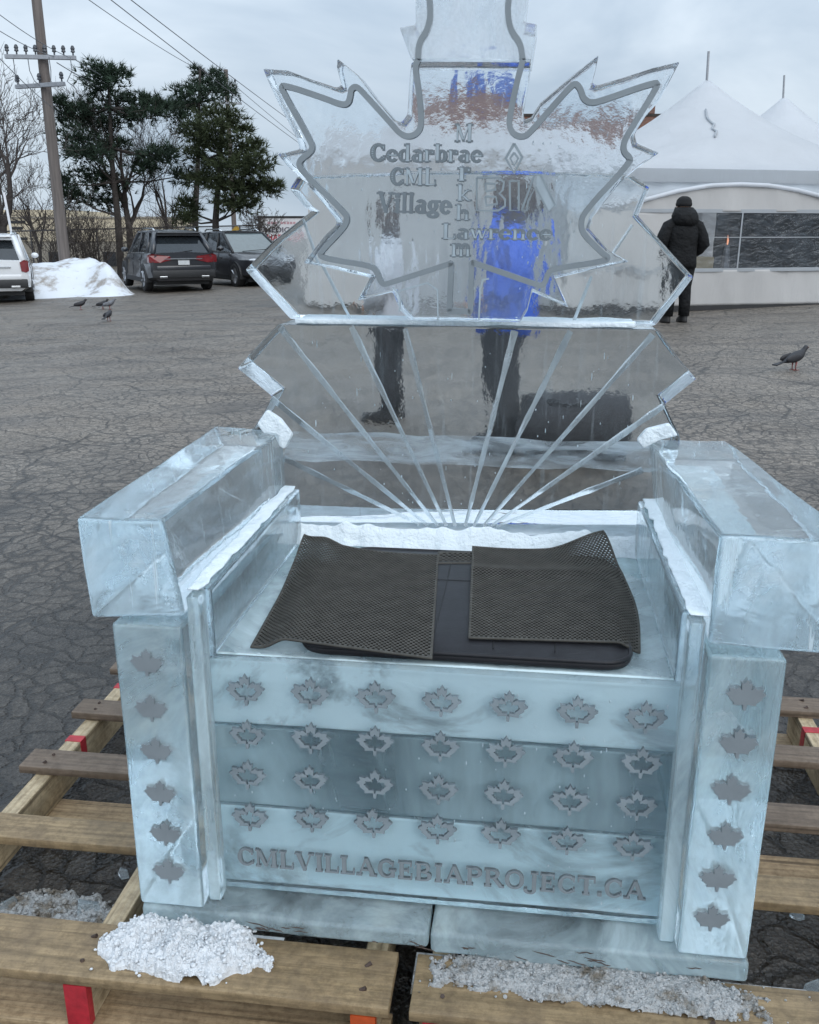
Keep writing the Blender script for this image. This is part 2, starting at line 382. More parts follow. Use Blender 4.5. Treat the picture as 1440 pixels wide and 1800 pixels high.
# ------------------------------------------------------------------ pallets
M['wood_new'] = wood('fresh_pine', (.44, .32, .19), (.30, .20, .11), samount=.3)
M['wood_front'] = wood('weathered_pine', (.30, .215, .118), (.20, .14, .072), samount=.55)
M['wood_old'] = wood('grey_board', (.17, .125, .09), (.10, .07, .05), samount=.6)
M['wood_str'] = wood('pine_stringer', (.50, .40, .26), (.38, .28, .16), samount=.25, along='Y')
M['wood_dark'] = wood('dark_stringer', (.12, .085, .055), (.08, .055, .035), samount=.5, along='Y')
M['red_paint'] = plain('red_marker_paint', (.38, .02, .03), .5, vary=.3, scale=40)
M['orange_paint'] = plain('orange_paint', (.45, .07, .015), .5, vary=.2, scale=40)
M['black_nail'] = plain('rusty_nail', (.05, .03, .022), .6, vary=.4, scale=60, bstr=0)
def pallet(label, side, u0, u1, paint):
    o = thing('wooden_pallet', label, 'pallet', tuple(TO), -PSI, 'wooden pallets under the throne')
    um = (u0 + u1) / 2
    rows = [(-.14, .002, 'wood_front'), (.235, .325, 'wood_front'), (.515, .605, 'wood_old'), (.80, .885, 'wood_old'), (1.08, 1.17, 'wood_old')]
    for k, (a, b_, mt) in enumerate(rows):
        e0, e1 = (R.uniform(-.02, .02), R.uniform(-.02, .02)) if k else (0, 0)
        b = MB(); b.box(u0 + e0, u1 + e1, a, b_, .121, .1435)
        db = b.build('deck_board', M[mt], o, bev=.003, disp=wob(.004, 3, k + u0), cuts=3, sharp=40)
        for nu in (u0 + .06, (u0 * .56 + u1 * .44) if side < 0 else um, u1 - .05):
            for q in (.28, .72):
                nb = MB(); nb.tube([(nu + R.uniform(-.012, .012), a + (b_ - a) * q + R.uniform(-.008, .008), .1405), (nu, a + (b_ - a) * q, .1462)], .0042, 8); nb.build('nail', M['black_nail'], db)
    outs = u0 + .06 if side < 0 else u1 - .06
    inn = u1 - .05 if side < 0 else u0 + .05
    for uu, mt, w in ((outs, 'wood_str', .022), ((u0 * .56 + u1 * .44) if side < 0 else um, 'wood_str', .022), (inn, 'wood_str', .022)):
        b = MB(); b.box(uu - w, uu + w, -.137, 1.165, .022, .1195)
        s_ = b.build('stringer', M[mt], o, bev=.003)
        if uu == outs:
            for v0 in (.685, 1.0):
                q = MB(); q.box(uu - w - .0015, uu + w + .0015, v0, v0 + .03, .06, .1212); q.build('paint_mark', M['red_paint'], s_)
        else:
            q = MB(); q.box(uu - w - .001, uu + w + .001, -.1395, -.12, .0225, .1192)
            q.build('painted_end', M[paint if uu == inn else 'red_paint'], s_)
    for a, b_ in ((-.138, -.03), (.45, .56), (1.05, 1.16)):
        b = MB(); b.box(u0 + .01, u1 - .01, a, b_, .0, .0205); b.build('base_board', M['wood_new'], o, bev=.002)
    return o
pallet('left wooden pallet with red marked stringer and a heap of snow on its front board', -1, -1.15, -.062, 'orange_paint')
pallet('right wooden pallet with a crust of grey slush along its front board', 1, -.028, 1.06, 'red_paint')

# ------------------------------------------------------------------ ice throne
TH_O = thing('ice_throne', 'large throne carved from clear ice with maple leaf back and thick arms, on pallets', 'ice sculpture', tuple(TO), -PSI)
def iceblock(name, mt, u0, u1, v0, v1, z0, z1, parent=TH_O, seed=0, amp=.004, bev=.006, jit=.0, c8=None, cuts=4, sc=6):
    b = MB(); rr = random.Random(seed)
    if c8 is None: c8 = [(u0, v0, z0), (u1, v0, z0), (u1, v1, z0), (u0, v1, z0), (u0, v0, z1), (u1, v0, z1), (u1, v1, z1), (u0, v1, z1)]
    if jit: c8 = [tuple(x + rr.uniform(-jit, jit) for x in p) for p in c8]
    b.hexa(c8)
    return b.build(name, M[mt], parent, bev=bev, seg=3, cuts=cuts, disp=wob(amp, sc, seed), sharp=40, wn_=True)
def void(b, name, parent, mt='groove'):       # an air-filled cut inside a block
    return b.build(name, M[mt], parent, flip=True)

VP = .065                                       # recessed front panel
panel = iceblock('front_panel', 'ice_panel', -.452, .458, VP, VP + .03, .205, .722, seed=1, amp=.0015, bev=.005)
for k, (z0, z1) in enumerate(((.205, .388), (.391, .571), (.574, .724))):
    iceblock('seat_block', ('ice_low', 'ice_body', 'ice_top')[k], -.455, .461, VP + .0312, .752, z0, z1, seed=4 + k, amp=.002)  # bright and dark bands of inner reflection are put into the blocks' milkiness
    b = MB(); b.box(-.445, .45, VP + .045, .74, z0 + .006, z0 + .0085); b.build('frost_film', M[('film_bright', 'film_dim', 'film_bright')[k]], TH_O)
b = MB()                                        # base blocks, split in the middle
for k, (a, e) in enumerate(((-.592, -.005), (.0, .598))):
    iceblock('plinth_block', 'ice_plinth', a, e, -.004, .93, (.157, .149)[k], .198, seed=10 + k, amp=.006, bev=.01, cuts=6, sc=9)
for s, a, e in ((-1, -.591, -.458), (1, .464, .592)):
    iceblock('side_wall', 'ice_leg', a, e, 0, .755, .2, .818, seed=20 + s, amp=.0018, bev=.008)
# inner side panels with a snow covered ledge
for s, a, e in ((-1, -.455, -.422), (1, .425, .461)):
    iceblock('side_panel', 'ice_arm', a, e, .066, .752, .727, .868, seed=30 + s, amp=.003)
    iceblock('side_strip', 'ice_leg', *((-.456, -.430) if s < 0 else (.433, .462)), .026, .0635, .2015, .866, seed=35 + s, amp=.0015, bev=.005)
    b = MB()
    q0, q1 = (-.466, -.432) if s < 0 else (.436, .471)
    b.box(q0, q1, .045, .75, .8695, .8735)
    b.build('ledge_snow', M['joint'], TH_O, bev=.002, cuts=22, disp=wob(.007, 42, s), smooth=True)
# arm rests
def arm(c8, seed):
    return iceblock('armrest', 'ice_arm', 0, 0, 0, 0, 0, 0, c8=c8, seed=seed, amp=.005, bev=.009, cuts=5)
arm([(-.632, .004, .823), (-.452, .004, .835), (-.470, .79, .823), (-.632, .79, .823), (-.637, 0, 1.018), (-.478, 0, 1.018), (-.468, .775, 1.017), (-.650, .79, 1.017)], 41)
arm([(.468, .035, .823), (.688, .005, .827), (.66, .79, .823), (.472, .79, .823), (.472, .03, 1.019), (.69, .03, 1.019), (.632, .80, 1.017), (.441, .785, 1.017)], 42)

# -------- back: fan block (two tiers), leaf in front of it
VB = .755
def back_prism(name, pix, v0, v1, mt, rough_edges=(), parent=TH_O, bev=.005, amp=.002, plane=None):
    pts = [PV(x, y, v0 if plane is None else plane) for x, y in pix]
    b = MB()
    # subdivide the outline a little so melting can soften it
    out, side = [], {}
    for i, p in enumerate(pts):
        q = pts[(i + 1) % len(pts)]; L = math.hypot(q[0] - p[0], q[1] - p[1]); k = max(1, int(L / .045))
        for j in range(k):
            t = j / k; x = p[0] + (q[0] - p[0]) * t; z = p[1] + (q[1] - p[1]) * t
            nv = noise.noise_vector(Vector((x * 14, z * 14, v0 * 9))) * amp
            if i in rough_edges: side[len(out)] = 1
            out.append((x + nv.x, z + nv.y))
    b.prism(out, lambda p: (p[0], v0, p[1]), lambda p: (p[0], v1, p[1]), 0, side)
    return b.build(name, [M[mt], M['ice_rough']], parent, bev=bev, seg=2, sharp=40, wn_=True)

iceblock('back_base', 'ice_body', -.46, .46, VB, VB + .17, .2, .758, seed=51)
low = [(455, 918), (440, 760), (462, 728), (477, 697), (417, 648), (445, 616), (489, 570), (1157, 579), (1196, 633), (1225, 667), (1170, 711), (1197, 769), (1180, 925)]
low_o = back_prism('lower_back', low, VB, VB + .17, 'ice_fan', rough_edges=(1, 2, 3, 9, 10))
up = [(500, 564), (419, 476), (470, 424), (538, 370), (526, 362), (499, 330), (512, 308), (720, 300), (925, 298), (1118, 306), (1149, 326), (1126, 379), (1160, 415), (1226, 489), (1157, 576)]
VU = VB + .004
up_o = back_prism('upper_back', up, VU + .05, VU + .17, 'ice_fan', rough_edges=(0, 4, 10, 13), plane=VU)
VL = .705
def mirror(xs): return xs
leaf_px = [(723, 108), (719, 150), (716, 200), (706, 214), (694, 210), (655, 165), (628, 130), (592, 102), (591, 116), (599, 150), (590, 154), (545, 138), (505, 123), (461, 120),
           (474, 150), (487, 178), (520, 240), (527, 262), (487, 270), (506, 292), (538, 322), (590, 384), (592, 394), (570, 415), (533, 462), (575, 470), (650, 488), (628, 529),
           (690, 513), (704, 545), (722, 563), (915, 566), (928, 545), (936, 513), (1000, 541), (976, 490), (1040, 474), (1106, 460), (1070, 440), (1036, 402), (1042, 382), (1090, 322), (1122, 294), (1160, 268), (1120, 252), (1116, 235),
           (1135, 205), (1160, 175), (1196, 107), (1150, 118), (1050, 150), (1041, 146), (1047, 126), (1053, 96), (1010, 130), (950, 180), (934, 205), (922, 210), (920, 190), (928, 150), (934, 108)]
leaf = back_prism('leaf_carving', leaf_px, VL, VL + .095, 'ice_leaf', rough_edges=(14, 15, 40, 45, 46, 47), bev=.004, amp=.0015)
top_px = [(702, 46), (731, 42), (730, 0), (722, -60), (735, -120), (690, -150), (760, -215), (835, -300), (905, -215), (962, -150), (922, -120), (933, -60), (926, 0), (921, 38), (945, 41), (941, 68), (935, 104), (723, 104), (712, 75)]
top = back_prism('leaf_top', top_px, VL, VL + .17, 'ice_cloudy', bev=.004, amp=.0015)
# broad frosted outline routed into the leaf
def ribbon(name, pix, w, v, depth, mt, parent, smooth_n=2, closed=False):
    pts = [Vector((*PV(x, y, v), 0)) for x, y in pix]
    for _ in range(smooth_n):
        o2 = [pts[0]]
        for a, b_ in zip(pts, pts[1:]): o2 += [a * .75 + b_ * .25, a * .25 + b_ * .75]
        o2.append(pts[-1]); pts = o2
    b = MB(); rings = []
    for i, p in enumerate(pts):
        t = (pts[min(i + 1, len(pts) - 1)] - pts[max(i - 1, 0)]).normalized(); nn = Vector((-t.y, t.x, 0)) * (w / 2)
        a, c_ = p + nn, p - nn
        rings.append([(a.x, v - .0012, a.y), (c_.x, v - .0012, c_.y), (c_.x, v + depth, c_.y), (a.x, v + depth, a.y)])
    b.loft(rings); return b.build(name, M[mt], parent)
PXM = 1 / 860.0
gL = [(735, 105), (729, 118), (737, 165), (741, 215), (736, 232), (720, 241), (703, 235), (690, 220), (636, 160), (626, 151), (617, 156), (616, 166), (612, 182), (600, 184), (567, 171), (497, 148), (494, 155), (505, 175), (547, 250), (549, 262), (541, 271), (527, 281), (525, 292), (535, 305), (606, 374), (611, 386), (603, 402), (562, 444), (564, 452), (590, 458), (650, 467), (662, 476), (668, 494), (674, 500), (680, 499), (787, 465), (793, 462), (793, 462), (793, 470), (790, 538), (790, 547), (790, 547), (797, 547), (820, 548), (827, 548), (827, 548), (827, 540), (829, 470), (829, 461), (829, 461)]
gR = [(829, 461), (836, 463), (945, 501), (950, 503), (958, 498), (964, 478), (975, 472), (1066, 459), (1070, 452), (1060, 446), (1026, 412), (1021, 395), (1027, 372), (1110, 284), (1107, 276), (1098, 268), (1096, 255), (1104, 235), (1158, 150), (1154, 143), (1060, 176), (1040, 181), (1026, 174), (1021, 156), (1013, 146), (1003, 151), (936, 228), (922, 241), (904, 237), (896, 224), (895, 210), (905, 160), (917, 112), (920, 105)]
ribbon('outline_groove', gL + gR[1:], 10.5 * PXM, VL, .02, 'etch', leaf, 2)
gT = [(735, 103), (736, 75), (750, 55), (757, 30), (755, 0), (748, -50), (760, -120), (828, -240), (895, -120), (905, -50), (893, 0), (893, 30), (899, 55), (915, 75), (919, 103)]
ribbon('outline_groove', gT, 10.5 * PXM, VL, .02, 'etch', top, 2)
# thin relief step below the broad outline
for pix in ([(880 - 20, 490), (845, 492), (842, 562)], [(770, 562), (769, 492), (700, 512)], [(690, 505), (705, 520), (702, 548)]):
    ribbon('relief_line', pix, 3 * PXM, VL, .004, 'etch_core', leaf, 1)
# fan grooves
for a, e in (((499, 806), (738, 922)), ((477, 700), (752, 924)), ((492, 575), (770, 925)), ((618, 575), (785, 925)), ((712, 578), (800, 925)),
             ((905, 582), (818, 925)), ((1003, 582), (833, 925)), ((1148, 588), (850, 925)), ((1167, 713), (862, 926)), ((1130, 826), (872, 926))):
    (u0, z0), (u1, z1) = PV(*a, VB), PV(*e, VB)
    d = Vector((u1 - u0, 0, z1 - z0)); nn = Vector((-d.z, 0, d.x)).normalized()
    b = MB(); rings = []; w = .0078; N = 14
    for i in range(N + 1):
        t = i / N; ww = w * (1 - .45 * t) * R.uniform(.8, 1.2); p = Vector((u0, VB + .0012, z0)) + d * t
        rings.append([tuple(p + nn * ww), tuple(p - nn * ww), tuple(p + Vector((0, ww * 2.4, 0)) - nn * R.uniform(-.001, .001))])
    b.loft(rings); void(b, 'fan_groove', low_o)
for a, e in (((553, 440), (620, 568)), ((533, 385), (552, 440)), ((1040, 486), (1006, 572)), ((1112, 395), (1078, 445))):
    (u0, z0), (u1, z1) = PV(*a, VU + .05), PV(*e, VU + .05)
    d = Vector((u1 - u0, 0, z1 - z0)); nn = Vector((-d.z, 0, d.x)).normalized(); b = MB(); rings = []
    for i in range(9):
        p = Vector((u0, VU + .0515, z0)) + d * (i / 8); ww = .0036 * R.uniform(.8, 1.2)
        rings.append([tuple(p + nn * ww), tuple(p - nn * ww), tuple(p + Vector((0, ww * 2, 0)))])
    b.loft(rings); void(b, 'fan_groove', up_o)
# snow packed in joints
def snow_strip(name, p0, p1, r0, r1, parent=TH_O, mt='joint', seed=0, amp=.005, squash=.5):
    b = MB(); N = max(8, int((Vector(p1) - Vector(p0)).length / .015)); rr = random.Random(seed); pts = []; rad = []
    for i in range(N + 1):
        t = i / N; pts.append(Vector(p0).lerp(Vector(p1), t)); k = .7 + .6 * abs(noise.noise(Vector((i * .21, seed, 0))))
        rad.append((r0 * k, r1 * k))
    b.tube(pts, rad, 10)
    return b.build(name, M[mt], parent, smooth=True, disp=wob(amp, 40, seed))
zj = PV(820, 571, VU)[1]
b = MB(); b.box(PV(497, 0, VU)[0], PV(1160, 0, VU)[0], VU + .004, VU + .165, zj - .003, zj + .008)
b.build('joint_snow', M['joint'], TH_O, bev=.002, cuts=12, disp=wob(.0045, 30, 3), smooth=True)
# frost layer inside the lower back, and slush frozen along its foot
zf0 = PV(800, 812, VB)[1]
b = MB(); b.hexa([(-.47, VB + .012, zf0 - .01), (.46, VB + .012, zf0 - .01), (.46, VB + .158, zf0 + .035), (-.47, VB + .158, zf0 + .035), (-.47, VB + .012, zf0 - .007), (.46, VB + .012, zf0 - .007), (.46, VB + .158, zf0 + .038), (-.47, VB + .158, zf0 + .038)]); b.build('frost_film', M['film_back'], TH_O, cuts=10, disp=wob(.012, 7, 2, (0, 0, 1)))
b = MB(); b.hexa([(-.455, VB + .008, .763), (.44, VB + .008, .763), (.44, VB + .155, .785), (-.455, VB + .155, .785), (-.455, VB + .008, .766), (.44, VB + .008, .766), (.44, VB + .155, .788), (-.455, VB + .155, .788)]); b.build('frost_film', M['film_foot'], TH_O, cuts=10, disp=wob(.006, 9, 4, (0, 0, 1)))
b = MB(); N = 120; rings = []
for i in range(N + 1):
    u = -.452 + .885 * i / N; q = noise.noise(Vector((u * 9, 1, 0))); q2 = noise.noise(Vector((u * 31, 5, 0))); h = .048 + .020 * q + .010 * q2; w = .030 + .010 * q2 + .008 * noise.noise(Vector((u * 14, 8, 0)))
    rings.append([(u, VB - .0015, .7255), (u, VB - .0015, .726 + h), (u, VB - .006, .726 + h * .93), (u, VB - .014, .726 + h * .5), (u, VB - w * .7, .726 + h * .28), (u, VB - w, .7255)])
b.loft(rings); b.build('foot_slush', M['joint'], TH_O, smooth=True, sharp=60)
for pix in ([(452, 746), (468, 722), (492, 738), (514, 765), (499, 792), (470, 772)], [(1130, 790), (1118, 774), (1136, 753), (1178, 745), (1194, 767), (1160, 774)]):
    o = back_prism('snow_chunk', pix, VB - .022, VB - .002, 'joint', bev=.006, amp=.006); o.data.materials[1] = M['joint']

# trapped air: fine bubbles and threads frozen into the blocks
def bubbles(name, parent, n, u0, u1, v0, v1, z0, z1, seed, ln=(.004, .02)):
    rr = random.Random(seed); b = MB()
    for _ in range(n):
        c_ = Vector((rr.uniform(u0, u1), rr.uniform(v0, v1), rr.uniform(z0, z1))); r = rr.uniform(.0006, .0016); L = rr.uniform(*ln) if rr.random() < .35 else r * 2
        b.ell(c_, (r, r, L / 2 + r), 6, 4)
    o = b.build(name, M['joint'], parent, smooth=True, recalc=False); o['kind'] = 'stuff'
bubbles('air_bubbles', low_o, 80, -.42, .42, VB + .01, VB + .15, .82, 1.24, 1)
bubbles('air_bubbles', leaf, 110, -.30, .30, VL + .01, VL + .085, 1.36, 1.72, 2, (.002, .008))
bubbles('air_bubbles', panel, 110, -.43, .43, VP + .004, VP + .027, .23, .70, 3, (.002, .008))
# dark hairline cracks in the base blocks
for k, pl in enumerate([o for o in TH_O.children if o.name.startswith('plinth_block')]):
    rr = random.Random(60 + k); b = MB()
    for _ in range(11):
        u = rr.uniform(-.42, -.03) if k == 0 else rr.uniform(.03, .56); z = rr.uniform(.165, .192); pts = []
        L = rr.uniform(.012, .05); sl = rr.uniform(-.3, .15)
        for i in range(6): pts.append((u + L * i / 5, -.0085 + .001 * rr.random(), z + sl * L * i / 5 + rr.uniform(-.0016, .0016)))
        b.tube(pts, [.0002, .0009, .0013, .0010, .0012, .0002], 5)
    b.build('crack', M['black_nail'], pl)

# healed fractures: patchy frosted sheets running through the thick blocks
def fracture(parent, c_, size, nrm, seed):
    rr = random.Random(seed); nrm = Vector(nrm).normalized(); x = nrm.orthogonal().normalized(); y = nrm.cross(x); b = MB(); n = 10
    for i in range(n + 1):
        for j in range(n + 1):
            p = Vector(c_) + x * ((i / n - .5) * size[0]) + y * ((j / n - .5) * size[1]); d = noise.noise(p * 14 + Vector((seed, 0, 0))); b.v.append(tuple(p + nrm * d * .012))
    for i in range(n):
        for j in range(n):
            if math.hypot(i / n - .45, j / n - .45) + .18 * noise.noise(Vector((i * .5, j * .5, seed))) < .46:
                a = i * (n + 1) + j; b.face((a, a + n + 1, a + n + 2, a + 1))
    b.build('fracture', M['film_crack'], parent, smooth=True, recalc=False)
M['film_crack'] = film('fracture_frost', (.88, .94, .97), .0, .55, 26, .54)
arms_ = [o for o in TH_O.children if o.name.startswith('armrest')]; legs_ = [o for o in TH_O.children if o.name.startswith('side_wall')]; seats_ = [o for o in TH_O.children if o.name.startswith('seat_block')]
for k, (pr, c_, sz, nr) in enumerate(((arms_[0], (-.55, .12, .92), (.12, .11), (.3, 1, .5)), (arms_[0], (-.56, .45, .93), (.13, .16), (.2, .5, 1)), (arms_[0], (-.54, .65, .92), (.11, .12), (1, .6, .2)),
        (arms_[1], (.58, .14, .92), (.14, .12), (-.4, 1, .4)), (arms_[1], (.57, .42, .93), (.14, .15), (-.2, .4, 1)), (legs_[0], (-.525, .12, .70), (.09, .10), (.2, 1, .3)), (legs_[0], (-.525, .10, .36), (.09, .12), (-.3, 1, .2)),
        (legs_[1], (.53, .12, .62), (.09, .12), (.3, 1, .1)), (legs_[1], (.53, .10, .32), (.09, .10), (-.2, 1, .4)), (seats_[1], (-.28, .22, .48), (.22, .12), (.2, 1, .3)), (seats_[1], (.24, .25, .47), (.25, .12), (-.3, 1, .2)), (seats_[0], (.05, .2, .30), (.3, .13), (.1, 1, .4)))):
    fracture(pr, c_, sz, nr, k + 1)
# ------------------------------------------------------------------ lettering cut into the ice
def stroke(p, q, w0, w1=None, horiz=None):
    w1 = w0 if w1 is None else w1; p = Vector(p); q = Vector(q)
    if horiz: n_ = Vector((1, 0)) if horiz == 'x' else Vector((0, 1))
    else:
        t = (q - p).normalized(); n_ = Vector((-t.y, t.x))
    return [p + n_ * (w0 / 2), p - n_ * (w0 / 2), q - n_ * (w1 / 2), q + n_ * (w1 / 2)]
def arc(cx, cy, rx, ry, a0, a1, wt, wn2, n=10):
    qs = []; pr = None
    for i in range(n + 1):
        a = math.radians(a0 + (a1 - a0) * i / n); w = wn2 + (wt - wn2) * abs(math.cos(a)) ** 1.3
        ca, sa = math.cos(a), math.sin(a)
        o = Vector((cx + (rx) * ca, cy + ry * sa)); k = Vector((cx + (rx - w) * ca, cy + (ry - min(w, wn2 * 1.2)) * sa))
        if pr: qs.append([pr[0], o, k, pr[1]])
        pr = (o, k)
    return qs
def rect(x0, x1, y0, y1): return [Vector((x0, y0)), Vector((x1, y0)), Vector((x1, y1)), Vector((x0, y1))]
def stem(x, w=.2, h=1., b0=True, t0=True, y0=0, sf=.08, sh=.085):
    r = [rect(x, x + w, y0, h)]
    if b0: r.append(rect(x - sf, x + w + sf, y0, y0 + sh))
    if t0: r.append(rect(x - sf, x + w + (sf if t0 != 'L' else 0), h - sh, h))
    return r
XH = .66
def glyph(ch):
    a = .08
    if ch == 'C': return arc(.46, .5, .44, .51, 42, 318, .21, .1, 16) + [rect(.72, .81, .66, .92), rect(.74, .83, .12, .3)], .92
    if ch == 'G': return arc(.46, .5, .44, .51, 42, 318, .21, .1, 16) + [rect(.72, .81, .66, .92), rect(.66, .85, .05, .42), rect(.56, .93, .40, .48)], 1.0
    if ch == 'O': return arc(.48, .5, .46, .51, 0, 360, .21, .09, 22), 1.02
    if ch == 'M': return stem(.1, .1, t0='L') + stem(.86, .2) + [stroke((.17, .95), (.56, .06), .22, .16, 'x'), stroke((.56, .06), (.9, .96), .09, .09, 'x'), rect(.02, .2, .915, 1)], 1.22
    if ch == 'L': return stem(.1) + [rect(.1, .72, 0, .09), rect(.64, .72, 0, .3)], .80
    if ch == 'V': return [stroke((.17, 1), (.5, 0), .22, .16, 'x'), stroke((.5, 0), (.82, 1), .09, .09, 'x'), rect(0, .36, .915, 1), rect(.68, .98, .915, 1)], 1.0
    if ch == 'I': return stem(.12), .48
    if ch == 'A': return [stroke((.16, 0), (.5, 1), .09, .12, 'x'), stroke((.5, 1), (.85, 0), .18, .22, 'x'), rect(.28, .7, .3, .38), rect(0, .3, 0, .085), rect(.66, 1.04, 0, .085)], 1.06
    if ch == 'E': return stem(.1) + [rect(.1, .72, 0, .09), rect(.1, .7, .91, 1), rect(.1, .55, .47, .55), rect(.64, .72, 0, .28), rect(.62, .7, .74, 1), rect(.5, .56, .38, .64)], .84
    if ch == 'B': return stem(.1) + arc(.42, .745, .34, .255, -90, 90, .2, .08) + arc(.44, .26, .4, .265, -90, 90, .21, .085) + [rect(.2, .46, .92, 1), rect(.2, .46, .46, .53), rect(.2, .46, 0, .085)], .94
    if ch == 'P': return stem(.1) + arc(.44, .725, .36, .275, -90, 90, .2, .08) + [rect(.2, .46, .915, 1), rect(.2, .46, .45, .53)], .88
    if ch == 'R': return stem(.1) + arc(.42, .735, .34, .265, -90, 90, .2, .08) + [rect(.2, .44, .915, 1), rect(.2, .44, .47, .54), stroke((.5, .5), (.84, .03), .2, .2, 'x'), rect(.74, 1.0, 0, .08)], 1.0
    if ch == 'J': return stem(.3, b0=False, y0=.0) + arc(.2, .0, .3, .22, 180, 360, .18, .09) + [rect(-.08, .08, -.06, .08)], .66
    if ch == 'T': return stem(.34, t0=False) + [rect(.02, .86, .91, 1), rect(.02, .1, .7, 1), rect(.78, .86, .7, 1)], .92
    if ch == '.': return [rect(.06, .26, 0, .2)], .36
    bowl = lambda cx, rx=.29: arc(cx, XH / 2, rx, XH / 2 + .01, 0, 360, .17, .075, 18)
    if ch == 'e': return arc(.34, XH / 2, .32, XH / 2 + .01, 0, 320, .18, .08, 16) + [rect(.1, .66, .31, .39)], .70
    if ch == 'c': return arc(.34, XH / 2, .32, XH / 2 + .01, 45, 320, .18, .08, 14) + [rect(.5, .64, .42, .56)], .68
    if ch == 'd': return bowl(.32) + stem(.44, .18, t0=False) + [rect(.36, .5, .91, 1)], .76
    if ch == 'b': return bowl(.42) + stem(.08, .18, b0=False) , .76
    if ch == 'a': return arc(.30, .2, .27, .21, 0, 360, .16, .075, 14) + arc(.33, .46, .27, .21, 0, 150, .17, .08, 8) + stem(.42, .18, .5, t0=False, sf=.04), .70
    if ch == 'r': return stem(.08, .18, XH, t0='L') + arc(.42, .43, .2, .23, 60, 180, .12, .1, 6) + [rect(.42, .56, .44, .62)], .60
    if ch == 'k': return stem(.08, .18, 1, t0='L') + [stroke((.22, .26), (.58, XH), .1), stroke((.3, .36), (.62, 0), .18, .18, 'x'), rect(.44, .72, .59, XH), rect(.5, .76, 0, .08)], .78
    if ch == 'h': return stem(.08, .18, 1, t0='L') + arc(.44, .42, .25, .25, 0, 180, .17, .08, 8) + stem(.52, .17, .44, t0=False), .80
    if ch == 'n': return stem(.08, .18, XH, t0='L') + arc(.44, .42, .25, .25, 0, 180, .17, .08, 8) + stem(.52, .17, .44, t0=False), .80
    if ch == 'm': return stem(.06, .16, XH, t0='L') + arc(.36, .42, .22, .25, 0, 180, .15, .08, 8) + stem(.43, .15, .44, t0=False, sf=.05) + arc(.70, .42, .22, .25, 0, 180, .15, .08, 8) + stem(.77, .15, .44, t0=False, sf=.05), 1.04
    if ch == 'w': return [stroke((.13, XH), (.32, 0), .17, .13, 'x'), stroke((.32, 0), (.52, XH), .08, .08, 'x'), stroke((.5, XH), (.68, 0), .17, .13, 'x'), stroke((.68, 0), (.88, XH), .08, .08, 'x'), rect(0, .26, .59, XH), rect(.76, 1.0, .59, XH)], 1.0
    if ch == 'i': return stem(.08, .18, XH, t0='L') + [rect(.07, .27, .78, .96)], .40
    if ch == 'l': return stem(.08, .18, 1, t0='L'), .40
    if ch == 'g': return arc(.32, .4, .27, .25, 0, 360, .16, .075, 14) + arc(.33, -.06, .32, .17, 0, 360, .15, .08, 16) + [rect(.5, .72, .56, .66)], .72
    return [], .4
def letters(word, p0, p1, h, v, name, parent, mt, depth=.014, core=None, lift=.0008, fat=0):
    """word along the line p0 -> p1 (u, z) on the throne plane v, capitals h tall"""
    p0, p1 = Vector(p0), Vector(p1); L = (p1 - p0).length; e = (p1 - p0) / L; up2 = Vector((-e.y, e.x)) if e.x > 0 else Vector((0, 1))
    gl = [glyph(ch) for ch in word]; tot = sum(g[1] for g in gl); sx = L / tot
    b = MB(); x = 0; k = 0
    for polys, adv in gl:
        for po in polys:
            pp = [p0 + e * ((x + q.x) * sx) + up2 * (q.y * h) for q in po]
            if fat:
                cc = sum(pp, Vector((0, 0))) / len(pp); pp = [q + (q - cc).normalized() * fat for q in pp]
            vf = v - lift - (k % 40) * 1.2e-5; k += 1
            b.prism(pp, lambda p, vf=vf: (p.x, vf, p.y), lambda p, k=k: (p.x, v + depth + (k % 40) * 1e-5, p.y))
        x += adv
    return b.build(name, M[mt], parent)
letters('CMLVILLAGEBIAPROJECT.CA', PV(418, 1520, VP), PV(1136, 1583, VP), .041, VP, 'engraved_lettering', panel, 'etch', depth=.009, lift=.0005)
def leafword(word, a, e, hpx, mt='etch_leaf', core=True, fat=.0022):
    p, q = PV(*a, VL), PV(*e, VL)
    letters(word, p, q, hpx * PXM, VL, 'engraved_lettering', leaf, mt, .012, fat=fat)
    if core: letters(word, p, q, hpx * PXM, VL, 'lettering_core', leaf, 'etch_core', .002, lift=.0019, fat=-.0026)
leafword('Cedarbrae', (651, 283), (849, 285), 31)
leafword('CML', (686, 325), (768, 326), 31)
leafword('Village', (663, 372), (794, 376), 36, core=False)
leafword('Lawrence', (777, 420), (971, 422), 29)
for ch, x0, x1, y, hh in (('M', 800, 832, 249, 31), ('r', 805, 828, 318, 37), ('k', 803, 829, 353, 30), ('h', 801, 826, 387, 29), ('m', 793, 829, 451, 36)):
    leafword(ch, (x0, y), (x1, y), hh)
# BIA emblem: outlined B, i with a diamond, chevron
def poly_line(name, pix, w, mt='etch_soft'): ribbon(name, pix, w * PXM, VL, .01, mt, leaf, 0)
poly_line('emblem_line', [(838, 312), (876, 312), (886, 320), (884, 334), (878, 340), (888, 350), (888, 362), (876, 370), (838, 370), (838, 312)], 4)
poly_line('emblem_line', [(853, 322), (870, 323), (872, 333), (855, 336), (853, 322)], 4)
poly_line('emblem_line', [(853, 345), (872, 346), (874, 358), (855, 361), (853, 345)], 4)
poly_line('emblem_line', [(896, 318), (912, 318), (912, 370), (897, 370), (896, 318)], 4)
poly_line('emblem_line', [(904, 252), (918, 276), (904, 304), (889, 278), (904, 252)], 5)
poly_line('emblem_line', [(904, 268), (911, 278), (904, 291), (897, 278), (904, 268)], 4)
poly_line('emblem_line', [(917, 370), (940, 307), (950, 307), (976, 360), (964, 372), (942, 328), (929, 352), (926, 370), (917, 370)], 4)
